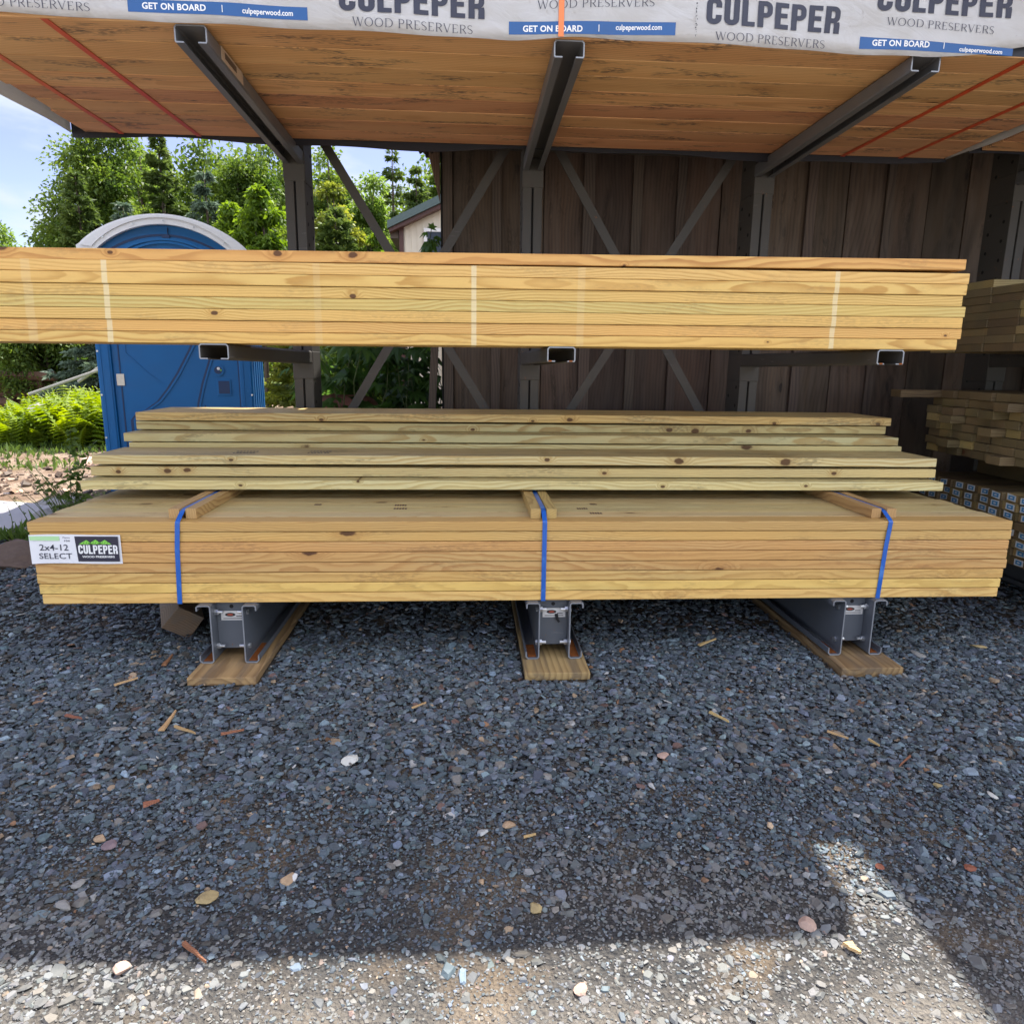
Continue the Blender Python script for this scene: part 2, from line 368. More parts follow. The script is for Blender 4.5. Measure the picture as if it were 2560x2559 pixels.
def groundmat():
    m, t, b = new_mat('yard ground')
    co = t.n('ShaderNodeTexCoord').outputs['Object']
    x, y, z = t.sep(co)
    n = t.noise(co, 1.3, 5.0, 0.6)
    nf = t.noise(co, 110.0, 4.0, 0.7)
    nv = t.voro(co, 120.0)
    fines = t.mix(t.smooth(nf, 0.3, 0.7), (0.040, 0.042, 0.044), (0.105, 0.098, 0.09))
    fines = t.mix(t.smooth(t.noise(co, 3.5, 4.0, 0.6), 0.48, 0.66), fines, (0.16, 0.125, 0.09))
    dusty = t.mix(nf, (0.31, 0.27, 0.22), (0.42, 0.38, 0.325))  # pale dust, lightened further to bounce light under the upper bundle
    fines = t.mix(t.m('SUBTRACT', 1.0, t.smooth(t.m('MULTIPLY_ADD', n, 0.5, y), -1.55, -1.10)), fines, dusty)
    soil = t.mix(t.smooth(t.noise(co, 2.4, 6.0, 0.65), 0.38, 0.62), (0.215, 0.145, 0.098), (0.36, 0.275, 0.205))
    soil = t.mix(t.smooth(t.noise(co, 26.0, 4.0, 0.7), 0.52, 0.70), soil, (0.16, 0.095, 0.07))
    soil = t.mix(t.m('MULTIPLY', t.smooth(t.noise(co, 1.0, 5.0, 0.7), 0.54, 0.64), 0.75), soil, (0.17, 0.20, 0.045))
    edge = t.m('ADD', y, t.m('MULTIPLY_ADD', n, 0.6, -0.3))
    f = t.smooth(edge, 1.75, 2.05)
    grass = t.smooth(t.m('ADD', y, t.m('MULTIPLY_ADD', n, 6.0, -3.0)), 15.0, 22.0)
    c = t.mix(f, fines, soil)
    c = t.mix(grass, c, (0.10, 0.14, 0.03))
    t.put(b.inputs['Base Color'], c)
    b.inputs['Roughness'].default_value = 0.9
    b.inputs['Specular IOR Level'].default_value = 0.15
    h = t.m('ADD', t.m('MULTIPLY', t.noise(co, 22.0, 6.0, 0.7), 1.0), t.m('MULTIPLY', nv.outputs['Distance'], 0.35))
    t.put(b.inputs['Normal'], t.bump(h, 0.9, 0.03))
    return m
M['ground'] = groundmat()

# ------------------------------------------------------------------ geometry helpers
def tag(o, label=None, cat=None, group=None, kind=None):
    if label: o['label'] = label
    if cat: o['category'] = cat
    if group: o['group'] = group
    if kind: o['kind'] = kind
    return o

def thing(name, loc, label, cat, group=None):
    o = bpy.data.objects.new(name, None)
    o.empty_display_size = 0.1
    COL.objects.link(o)
    o.location = loc
    return tag(o, label, cat, group)

def origin_of(o):
    v = Vector((0, 0, 0))
    while o is not None:
        v += o.location
        o = o.parent
    return v

class MB:
    """Collects world-space faces, then links them as ONE mesh object."""
    def __init__(self):
        self.v = []; self.f = []; self.mi = []
        self.mat = 0
    def add(self, vs, fs):
        k = len(self.v)
        self.v += [tuple(p) for p in vs]
        self.f += [tuple(i + k for i in f) for f in fs]
        self.mi += [self.mat] * len(fs)
        return self
    def box(self, x0, x1, y0, y1, z0, z1, fn=None):
        vs = [(x, y, z) for z in (z0, z1) for y in (y0, y1) for x in (x0, x1)]
        if fn: vs = [fn(p) for p in vs]
        return self.add(vs, [(0, 2, 3, 1), (4, 5, 7, 6), (0, 1, 5, 4), (2, 6, 7, 3), (0, 4, 6, 2), (1, 3, 7, 5)])
    def prism(self, poly, axis, a, b):
        """poly: 2-D outline; extruded along axis from a to b. For axis y the outline is (x,z)."""
        def P(u, v, w):
            return {'x': (w, u, v), 'y': (u, w, v), 'z': (u, v, w)}[axis]
        n = len(poly)
        vs = [P(u, v, a) for u, v in poly] + [P(u, v, b) for u, v in poly]
        fs = [tuple(range(n)), tuple(range(2 * n - 1, n - 1, -1))] + [(i, i + n, (i + 1) % n + n, (i + 1) % n) for i in range(n)]
        return self.add(vs, fs)
    def cyl(self, p, q, r0, r1=None, n=10, caps=True):
        r1 = r0 if r1 is None else r1
        p = Vector(p); q = Vector(q); d = (q - p).normalized()
        a = d.orthogonal().normalized(); b = d.cross(a)
        vs = [p + (a * math.cos(t) + b * math.sin(t)) * r0 for t in [2 * math.pi * i / n for i in range(n)]]
        vs += [q + (a * math.cos(t) + b * math.sin(t)) * r1 for t in [2 * math.pi * i / n for i in range(n)]]
        fs = [(i, (i + 1) % n, (i + 1) % n + n, i + n) for i in range(n)]
        if caps: fs += [tuple(range(n - 1, -1, -1)), tuple(range(n, 2 * n))]
        return self.add(vs, fs)
    def tube(self, pts, radii, n=7):
        pts = [Vector(p) for p in pts]
        rings = []
        for i, p in enumerate(pts):
            d = (pts[min(i + 1, len(pts) - 1)] - pts[max(i - 1, 0)])
            d = d.normalized() if d.length > 1e-9 else Vector((0, 0, 1))
            a = d.cross(Vector((0.31, 0.92, 0.2))).normalized(); b = d.cross(a)
            rings.append([p + (a * math.cos(2 * math.pi * j / n) + b * math.sin(2 * math.pi * j / n)) * radii[i] for j in range(n)])
        vs = [v for r in rings for v in r]
        fs = [(i * n + j, i * n + (j + 1) % n, (i + 1) * n + (j + 1) % n, (i + 1) * n + j) for i in range(len(pts) - 1) for j in range(n)]
        fs += [tuple(range(n - 1, -1, -1)), tuple(range((len(pts) - 1) * n, len(pts) * n))]
        return self.add(vs, fs)
    def grid(self, P):
        """P: rows of points -> quad sheet."""
        r, c = len(P), len(P[0])
        return self.add([p for row in P for p in row], [(i * c + j, i * c + j + 1, (i + 1) * c + j + 1, (i + 1) * c + j) for i in range(r - 1) for j in range(c - 1)])
    def build(self, name, mats, parent=None, loc=None, bevel=0.0, smooth=False, recalc=True, solid=0.0):
        if not isinstance(mats, (list, tuple)): mats = [mats]
        org = origin_of(parent) if parent is not None else Vector(loc or (0, 0, 0))
        me = bpy.data.meshes.new(name)
        me.from_pydata([(p[0] - org.x, p[1] - org.y, p[2] - org.z) for p in self.v], [], self.f)
        for m in mats: me.materials.append(m)
        me.polygons.foreach_set('material_index', self.mi)
        if bevel or recalc or solid:
            bm = bmesh.new(); bm.from_mesh(me)
            if recalc: bmesh.ops.recalc_face_normals(bm, faces=bm.faces)
            if bevel:
                es = [e for e in bm.edges if len(e.link_faces) == 2 and e.calc_face_angle(0) > 0.6]
                bmesh.ops.bevel(bm, geom=es, offset=bevel, segments=2, profile=0.6, affect='EDGES', clamp_overlap=True)
            bm.to_mesh(me); bm.free()
        if smooth: me.polygons.foreach_set('use_smooth', [True] * len(me.polygons))
        me.update()
        o = bpy.data.objects.new(name, me)
        COL.objects.link(o)
        if parent is not None: o.parent = parent
        elif loc is not None: o.location = loc
        if solid:
            md = o.modifiers.new('thickness', 'SOLIDIFY'); md.thickness = solid; md.offset = 0
        return o

def stroke(path, w, closed=False):
    """Outline of a polyline of width w (mitred). Returns list of quads (2-D)."""
    n = len(path)
    Lp, Rp = [], []
    for i in range(n):
        p = Vector(path[i])
        a = Vector(path[(i - 1) % n]) if (i > 0 or closed) else None
        b = Vector(path[(i + 1) % n]) if (i < n - 1 or closed) else None
        d1 = (p - a).normalized() if a is not None else None
        d2 = (b - p).normalized() if b is not None else None
        if d1 is None: d1 = d2
        if d2 is None: d2 = d1
        nn = Vector((-(d1.y + d2.y), d1.x + d2.x))
        if nn.length < 1e-6: nn = Vector((-d1.y, d1.x))
        nn.normalize()
        k = nn.dot(Vector((-d1.y, d1.x)))
        ww = (w[i] if isinstance(w, (list, tuple)) else w)
        o = nn * (ww * 0.5 / max(k, 0.35))
        Lp.append(p + o); Rp.append(p - o)
    return Lp, Rp

def channel(mb, path, thick, y0, y1, dz1=None):
    """Thin folded sheet-steel profile (x,z path) extruded along y; dz1(x,z)->z shift at the far end for a taper."""
    Lp, Rp = stroke(path, thick)
    n = len(Lp)
    for i in range(n - 1):
        q = [Lp[i], Lp[i + 1], Rp[i + 1], Rp[i]]
        far = [(p.x, y1, p.y + (dz1(p.y) if dz1 else 0)) for p in q]
        near = [(p.x, y0, p.y) for p in q]
        mb.add(near + far, [(0, 1, 2, 3), (7, 6, 5, 4), (0, 4, 5, 1), (2, 6, 7, 3)] + ([(3, 7, 4, 0)] if i == 0 else []) + ([(1, 5, 6, 2)] if i == n - 2 else []))

def arc(cx, cy, r, a0, a1, n=6):
    return [(cx + r * math.cos(math.radians(a0 + (a1 - a0) * i / n)), cy + r * math.sin(math.radians(a0 + (a1 - a0) * i / n))) for i in range(n + 1)]

# lettering: each glyph is a list of (path, widths) in a unit-high box, plus its advance
def heavy(ch):
    s = 0.205; W = 0.53; h = s / 2; r = 0.15
    lx, rx = h, W - h
    if ch == 'C': return [([(rx, 0.64), (rx, 1 - h - r)] + arc(rx - r, 1 - h - r, r, 0, 90)[1:] + arc(lx + r, 1 - h - r, r, 90, 180) + arc(lx + r, h + r, r, 180, 270) + arc(rx - r, h + r, r, 270, 360) + [(rx, 0.36)], s)], W
    if ch == 'U': return [([(lx, 1), (lx, h + r)] + arc(lx + r, h + r, r, 180, 270)[1:] + arc(rx - r, h + r, r, 270, 360) + [(rx, 1)], s)], W
    if ch == 'L': return [([(lx, 1), (lx, 0)], s), ([(s, 0.09), (W - 0.07, 0.09)], 0.18)], W - 0.06
    if ch == 'E': return [([(lx, 1), (lx, 0)], s), ([(s, 0.09), (W - 0.05, 0.09)], 0.18), ([(s, 0.91), (W - 0.05, 0.91)], 0.18), ([(s, 0.515), (W - 0.09, 0.515)], 0.17)], W - 0.03
    bowl = [(s, 1 - 0.09), (rx - r, 1 - 0.09)] + arc(rx - r, 0.91 - r, r, 90, 0)[1:] + arc(rx - r, 0.51 + r - 0.04, r, 0, -90) + [(s, 0.47)]
    if ch == 'P': return [([(lx, 1), (lx, 0)], s), (bowl, 0.18)], W
    if ch == 'R': return [([(lx, 1), (lx, 0)], s), (bowl, 0.18), ([(rx - 0.02, 0.42), (rx, 0.32), (rx, 0.0)], s)], W
    return [], 0.3

def serif(ch):
    k, t = 0.085, 0.038
    def st(x, y0=0.0, y1=1.0): return [([(x, y0), (x, y1)], k), ([(x - 0.10, 0.015), (x + 0.10, 0.015)], 0.03), ([(x - 0.10, 0.985), (x + 0.10, 0.985)], 0.03)]
    if ch == 'W': return [([(0.05, 1), (0.30, 0)], k), ([(0.30, 0), (0.52, 0.95)], t), ([(0.50, 1), (0.76, 0)], k), ([(0.76, 0), (1.0, 1)], t), ([(-0.04, 0.985), (0.16, 0.985)], 0.03), ([(0.40, 0.985), (0.60, 0.985)], 0.03), ([(0.90, 0.985), (1.08, 0.985)], 0.03)], 1.06
    if ch == 'V': return [([(0.05, 1), (0.36, 0)], k), ([(0.36, 0), (0.66, 1)], t), ([(-0.04, 0.985), (0.16, 0.985)], 0.03), ([(0.56, 0.985), (0.76, 0.985)], 0.03)], 0.72
    if ch == 'O':
        n = 22
        return [([(0.43 + 0.37 * math.cos(2 * math.pi * i / n), 0.5 + 0.49 * math.sin(2 * math.pi * i / n)) for i in range(n + 1)], [t + (k - t) * abs(math.cos(2 * math.pi * i / n)) for i in range(n + 1)])], 0.88
    if ch == 'D':
        a = arc(0.36, 0.5, 0.48, 90, -90, 12)
        p = [(0.14, 0.98)] + [(0.36 + (x - 0.36) * 0.85, y) for x, y in a] + [(0.14, 0.02)]
        return st(0.14) + [(p, [t] + [t + (k - t) * max(0, math.cos(math.radians(90 - 15 * i))) for i in range(13)] + [t])], 0.84
    bowl = [(0.14, 0.98), (0.34, 0.98)] + [(0.34 + (x) * 1.0, y) for x, y in arc(0.0, 0.74, 0.24, 90, -90, 8)][1:-1] + [(0.34, 0.50), (0.14, 0.50)]
    bw = [t, t] + [t + (k - t) * math.sin(math.pi * i / 8) for i in range(1, 8)] + [t, t]
    if ch == 'P': return st(0.14) + [(bowl, bw)], 0.64
    if ch == 'R': return st(0.14) + [(bowl, bw), ([(0.34, 0.50), (0.66, 0.0)], k)], 0.70
    if ch == 'E': return st(0.14) + [([(0.14, 0.98), (0.54, 0.98)], t), ([(0.14, 0.52), (0.44, 0.52)], t), ([(0.14, 0.02), (0.57, 0.02)], t), ([(0.535, 0.98), (0.535, 0.82)], t), ([(0.56, 0.02), (0.57, 0.2)], t)], 0.64
    if ch == 'S':
        p = arc(0.26, 0.755, 0.215, 25, 180, 8) + arc(0.26, 0.755, 0.215, 195, 250, 4) + [(0.30, 0.50)] + arc(0.25, 0.245, 0.225, 70, -20, 6) + arc(0.25, 0.245, 0.225, -40, -155, 7)
        return [(p, [t + (k - t) * math.exp(-((i - len(p) * 0.5) / (len(p) * 0.26)) ** 2) for i in range(len(p))])], 0.52
    return [], 0.36

def letter_quads(text, glyph, gap):
    """-> (list of quads in unit-high space, total width)"""
    q = []; x = 0.0; k = 0
    for ch in text:
        if ch == ' ':
            x += 0.36; continue
        g, adv = glyph(ch)
        for path, w in g:
            Lp, Rp = stroke(path, w)
            for i in range(len(Lp) - 1):
                q.append([(p.x + x, p.y) for p in (Lp[i], Lp[i + 1], Rp[i + 1], Rp[i])] + [k])
            k += 1
        x += adv + gap
    return q, x - gap

def lettering(name, text, glyph, gap, p0, p1, height, slant, mat, parent, surf, lift):
    """Letters run from p0 to p1 (x,z on a front plane); surf(x,z)->y of the sheet they are printed on."""
    q, w = letter_quads(text, glyph, gap)
    mb = MB()
    ux, uz = (p1[0] - p0[0]) / w, (p1[1] - p0[1]) / w
    for quad in q:
        k = quad[4]; vs = []
        for u, v in quad[:4]:
            x = p0[0] + ux * u + slant * v * height; z = p0[1] + uz * u + v * height
            vs.append((x, surf(x, z) - lift - 0.00006 * (k % 7), z))
        mb.add(vs, [(0, 1, 2, 3)])
    return mb.build(name, mat, parent, recalc=False)

def font_mesh(text, bold=0.0, spacing=1.0):
    cu = bpy.data.curves.new('text', 'FONT')
    cu.body = text; cu.offset = bold; cu.space_character = spacing; cu.fill_mode = 'FRONT'; cu.resolution_u = 3
    ob = bpy.data.objects.new('text', cu)
    COL.objects.link(ob)
    dg = bpy.context.evaluated_depsgraph_get()
    me = bpy.data.meshes.new_from_object(ob.evaluated_get(dg))
    vs = [(v.co.x, v.co.y) for v in me.vertices]; fs = [tuple(p.vertices) for p in me.polygons]
    bpy.data.objects.remove(ob); bpy.data.curves.remove(cu); bpy.data.meshes.remove(me)
    x0 = min(v[0] for v in vs); x1 = max(v[0] for v in vs)
    return [((x - x0) / (x1 - x0), y) for x, y in vs], fs, x1 - x0

def font_letters(name, text, p0, p1, height, mat, parent, surf, lift, bold=0.0, cap=0.70, spacing=1.0):
    vs, fs, _ = font_mesh(text, bold, spacing)
    out = []
    for u, v in vs:
        x = p0[0] + (p1[0] - p0[0]) * u; z = p0[1] + (p1[1] - p0[1]) * u + v / cap * height
        out.append((x, surf(x, z) - lift, z))
    return MB().add(out, fs).build(name, mat, parent, recalc=False)

# ------------------------------------------------------------------ setting: ground, pad, gravel, soil clods
rng = np.random.default_rng(7)
def ground_z(x, y):
    z = 0.0
    if y > 4: z += 0.02 * min(y - 4, 8)
    return z
mb = MB()
xs = [-160, -80, -40, -20, -12, -8, -6, -5, -4, -3, -2, -1, 0, 1, 2, 3, 4, 5, 6, 8, 12, 20, 40, 80, 160]
ys = [-120, -60, -30, -12, -6, -4, -3, -2, -1, 0, 1, 2, 3, 4, 5, 6, 7, 8, 9, 10, 12, 14, 18, 25, 40, 80, 160, 320]
mb.grid([[(x, y, ground_z(x, y) - (0.0055 if y > -1.0 else 0.0035)) for x in xs] for y in ys])
tag(mb.build('ground', M['ground'], recalc=False), kind='structure')
pad = MB()
pad.prism([(-1.42, 1.98), (-1.50, 2.45), (-1.62, 3.0), (-2.25, 3.18), (-7.5, 3.9), (-9, 1.7), (-4, 1.9)], 'z', -0.05, 0.028)
tag(pad.build('concrete_pad', M['concrete'], bevel=0.006), kind='structure')

def stones(name, mat, P, size, flat, tilt, colors, seed):
    """P: (n,3) centres; irregular flattish stones as one mesh with a colour per stone."""
    r = np.random.default_rng(seed)
    n = len(P); K = 6
    ang = (np.arange(K)[None, :] + r.uniform(-0.36, 0.36, (n, K))) * (2 * np.pi / K) + r.uniform(0, 6.28, (n, 1))
    rad = r.uniform(0.62, 1.12, (n, K))
    el = r.uniform(0.42, 1.0, (n, 1))
    lx = np.cos(ang) * rad; ly = np.sin(ang) * rad * el
    top = r.uniform(0.62, 0.9, (n, 1))
    h = flat
    off = r.uniform(-0.12, 0.12, (n, 2))
    ring0 = np.stack([lx, ly, np.full((n, K), -0.5) * h[:, None]], -1)
    ring1 = np.stack([lx * top + off[:, :1], ly * top + off[:, 1:], (0.5 + r.uniform(-0.22, 0.22, (n, K))) * h[:, None]], -1)
    V = np.concatenate([ring0, ring1], 1) * (size[:, None, None] * 0.5)
    yaw = r.uniform(0, 6.28, n); tx = r.normal(0, 1, n) * tilt; ty = r.normal(0, 1, n) * tilt
    def rot(V, a, i, j):
        c, s = np.cos(a)[:, None], np.sin(a)[:, None]
        A = V[..., i] * c - V[..., j] * s; B = V[..., i] * s + V[..., j] * c
        V = V.copy(); V[..., i] = A; V[..., j] = B
        return V
    V = rot(V, yaw, 0, 1); V = rot(V, tx, 1, 2); V = rot(V, ty, 0, 2)
    V = V + P[:, None, :]
    nv = n * 2 * K
    base = (np.arange(n) * 2 * K)[:, None]
    side = np.stack([np.arange(K), (np.arange(K) + 1) % K, (np.arange(K) + 1) % K + K, np.arange(K) + K], -1)
    quads = (base[:, :, None] + side[None]).reshape(n, K * 4)
    tops = base + np.arange(K, 2 * K)[None]
    loops = np.concatenate([quads, tops], 1).reshape(-1).astype(np.int32)
    tot = np.tile(np.array([4] * K + [K], np.int32), n)
    start = np.concatenate([[0], np.cumsum(tot)[:-1]]).astype(np.int32)
    me = bpy.data.meshes.new(name)
    me.vertices.add(nv); me.loops.add(len(loops)); me.polygons.add(len(tot))
    me.vertices.foreach_set('co', V.reshape(-1).astype(np.float32))
    me.loops.foreach_set('vertex_index', loops)
    me.polygons.foreach_set('loop_start', start)
    me.polygons.foreach_set('loop_total', tot)
    ca = me.color_attributes.new('stone', 'FLOAT_COLOR', 'POINT')
    cc = np.concatenate([colors, np.ones((n, 1))], 1)
    ca.data.foreach_set('color', np.repeat(cc, 2 * K, axis=0).reshape(-1).astype(np.float32))
    me.materials.append(mat)
    me.polygons.foreach_set('use_smooth', np.zeros(len(tot), bool))
    me.update(calc_edges=True); me.validate()
    o = bpy.data.objects.new(name, me)
    COL.objects.link(o)
    return o

SLEEPERS = [0.683, 1.886, 3.080]
def gravel_field():
    r = np.random.default_rng(11)
    Ps, Ss = [], []
    def zone(x0, x1, y0, y1, n, med, sig, lift):
        P = np.stack([r.uniform(x0, x1, n), r.uniform(y0, y1, n)], 1)
        s = np.clip(np.exp(r.normal(np.log(med), sig, n)), 0.004, 0.055)
        # only what the camera's wedge can show, with a margin
        cx, cy = 1.5625, -2.53
        d = P[:, 1] - cy; lat = (P[:, 0] - cx) - d * 0.062
        edge = np.abs(lat) - (d * 0.90 + 0.25)
        keep = (edge < 0) | ((edge < 1.5) & ((s > med * 0.95) | (r.uniform(0, 1, n) < 0.25)))
        # dusty packed patches carry few and smaller stones
        q = np.sin(P[:, 0] * 2.3 + 1.0) * np.cos(P[:, 1] * 3.1 + 0.4) + 0.5 * np.sin(P[:, 0] * 5.7 - P[:, 1] * 4.3)
        dust = np.clip((-P[:, 1] - 0.95) / 0.45, 0, 1) * np.clip(q + 0.65, 0, 1)
        keep &= ~((s > 0.012) & (r.uniform(0, 1, n) < dust * 0.8))
        P, s = P[keep], s[keep]
        z = r.uniform(-0.004, lift, len(P))
        bed = np.clip((-P[:, 1] - 1.0) / 0.35, 0, 1)      # bedded into trodden fines at the front
        z = z * (1 - 0.55 * bed) - 0.0035 * bed
        Ps.append(np.concatenate([P, z[:, None]], 1)); Ss.append(s)
    zone(-2.2, 5.6, -2.2, -0.75, 224000, 0.0090, 0.44, 0.005)
    zone(-2.2, 5.6, -2.2, -0.75, 15000, 0.0235, 0.28, 0.008)
    zone(-2.9, 6.0, -0.80, 0.30, 78000, 0.0165, 0.40, 0.009)
    zone(-2.9, 6.0, -0.80, 0.30, 16000, 0.031, 0.26, 0.011)
    zone(-3.4, 6.2, 0.30, 2.0, 47000, 0.024, 0.36, 0.014)
    zone(-2.2, -0.4, 0.9, 2.1, 4000, 0.03, 0.35, 0.02)
    P = np.concatenate(Ps); S = np.concatenate(Ss)
    # clear of the sleeper boards and of the pad
    ok = np.ones(len(P), bool)
    for cx in SLEEPERS:
        ok &= ~((np.abs(P[:, 0] - cx) < 0.122 + S * 0.4) & (P[:, 1] > -0.155 - S * 0.3) & (P[:, 1] < 1.75))
    ok &= ~((P[:, 0] < -1.3 - 0.18 * (P[:, 1] - 1.95)) & (P[:, 1] > 1.93))
    P, S = P[ok], S[ok]
    n = len(P)
    flat = r.uniform(0.14, 0.42, n)
    u = r.uniform(0, 1, n)
    col = np.array([0.090, 0.114, 0.134])[None] * np.exp(r.normal(0, 0.38, n))[:, None]
    col = col * (1 + r.normal(0, 0.04, (n, 3)))
    warm = u < 0.10
    col[warm] = np.array([0.112, 0.106, 0.096]) * np.exp(r.normal(0, 0.4, (warm.sum(), 1)))
    for lo, hi, c in ((0.10, 0.112, (0.32, 0.235, 0.155)), (0.116, 0.128, (0.15, 0.095, 0.082)), (0.132, 0.144, (0.30, 0.30, 0.29)), (0.158, 0.160, (0.24, 0.13, 0.07))):
        k = (u >= lo) & (u < hi)
        col[k] = np.array(c) * np.exp(r.normal(0, 0.22, (k.sum(), 1)))
    # dust tint on the front stones, also lightening them to read as sunlit
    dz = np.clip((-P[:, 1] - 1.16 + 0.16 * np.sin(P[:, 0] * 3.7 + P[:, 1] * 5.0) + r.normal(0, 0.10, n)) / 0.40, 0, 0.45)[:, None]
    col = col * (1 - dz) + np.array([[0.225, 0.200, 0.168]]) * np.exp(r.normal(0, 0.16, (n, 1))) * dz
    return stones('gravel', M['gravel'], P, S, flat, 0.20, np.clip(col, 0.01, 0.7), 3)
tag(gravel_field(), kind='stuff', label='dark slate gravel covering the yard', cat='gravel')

def clod_field():
    r = np.random.default_rng(5)
    n = 15000
    P = np.stack([r.uniform(-9, 2, n), r.uniform(3.2, 12, n) ** 1.0, np.zeros(n)], 1)
    q = np.sin(P[:, 0] * 1.7 + 2 * np.sin(P[:, 1])) + np.cos(P[:, 1] * 2.1 + P[:, 0])
    ok = (q + r.normal(0, 0.7, n) > -0.2) & (P[:, 1] > 3.5 - 0.12 * (P[:, 0] + 2.2))
    P = P[ok]; n = len(P)
    S = np.clip(np.exp(r.normal(np.log(0.045), 0.5, n)), 0.012, 0.16)
    P[:, 2] = np.array([ground_z(a, b) for a, b in P[:, :2]]) + S * 0.05
    col = np.array([0.22, 0.148, 0.102])[None] * np.exp(r.normal(0, 0.45, n))[:, None]
    return stones('soil_clods', M['clods'], P, S, r.uniform(0.25, 0.8, n), 0.25, np.clip(col, 0.02, 0.7), 8)
tag(clod_field(), kind='stuff', label='broken brown soil clods and bark on the bare ground', cat='soil')

# ------------------------------------------------------------------ cantilever rack
rack = thing('cantilever_rack', (1.886, 1.42, 0), 'charcoal steel cantilever rack carrying every bundle in front of the dark barn wall', 'rack')
POSTS = [0.688, 1.888, 3.098, 4.512]
ARM_TOP = [2.162, 1.194]
ARM_LOW = {0: 1.1885, 1: 1.1942, 2: 1.1995, 3: 1.214}
def lip_c(cx, zt, h, w=0.100, lip=0.026):
    a = w / 2 - 0.002
    zb, zt2 = zt - h + 0.002, zt - 0.002
    return [(cx - a + lip, zb)] + [(cx - a + 0.008 - 0.006, zb), (cx - a, zb + 0.004), (cx - a, zt2 - 0.006), (cx - a + 0.006, zt2), (cx + a - 0.006, zt2), (cx + a, zt2 - 0.006), (cx + a, zb + 0.004), (cx + a - 0.002, zb)] + [(cx + a - lip, zb)]
def put_label(parent, x, y, z, side, w=0.088, h=0.036):
    """small maker's sticker: silver card, black oval, red centre, thin dark lines"""
    card = MB().box(x - w / 2, x + w / 2, y - 0.0012, y, z - h / 2, z + h / 2).build('maker_sticker', M['label'], parent)
    o = MB(); n = 20
    o.prism([(x - 0.010 + 0.019 * math.cos(2 * math.pi * i / n), z + 0.004 + 0.0075 * math.sin(2 * math.pi * i / n)) for i in range(n)], 'y', y - 0.0022, y - 0.0014)
    o.box(x + 0.012, x + 0.034, y - 0.0018, y - 0.0013, z - 0.004, z - 0.001)
    o.box(x - 0.036, x + 0.036, y - 0.0018, y - 0.0013, z - 0.0125, z - 0.0100)
    o.build('emblem', M['label_black'], card)
    r = MB()
    r.prism([(x - 0.010 + 0.011 * math.cos(2 * math.pi * i / n), z + 0.004 + 0.0038 * math.sin(2 * math.pi * i / n)) for i in range(n)], 'y', y - 0.0030, y - 0.0024)
    r.build('emblem_centre', M['label_red'], card)
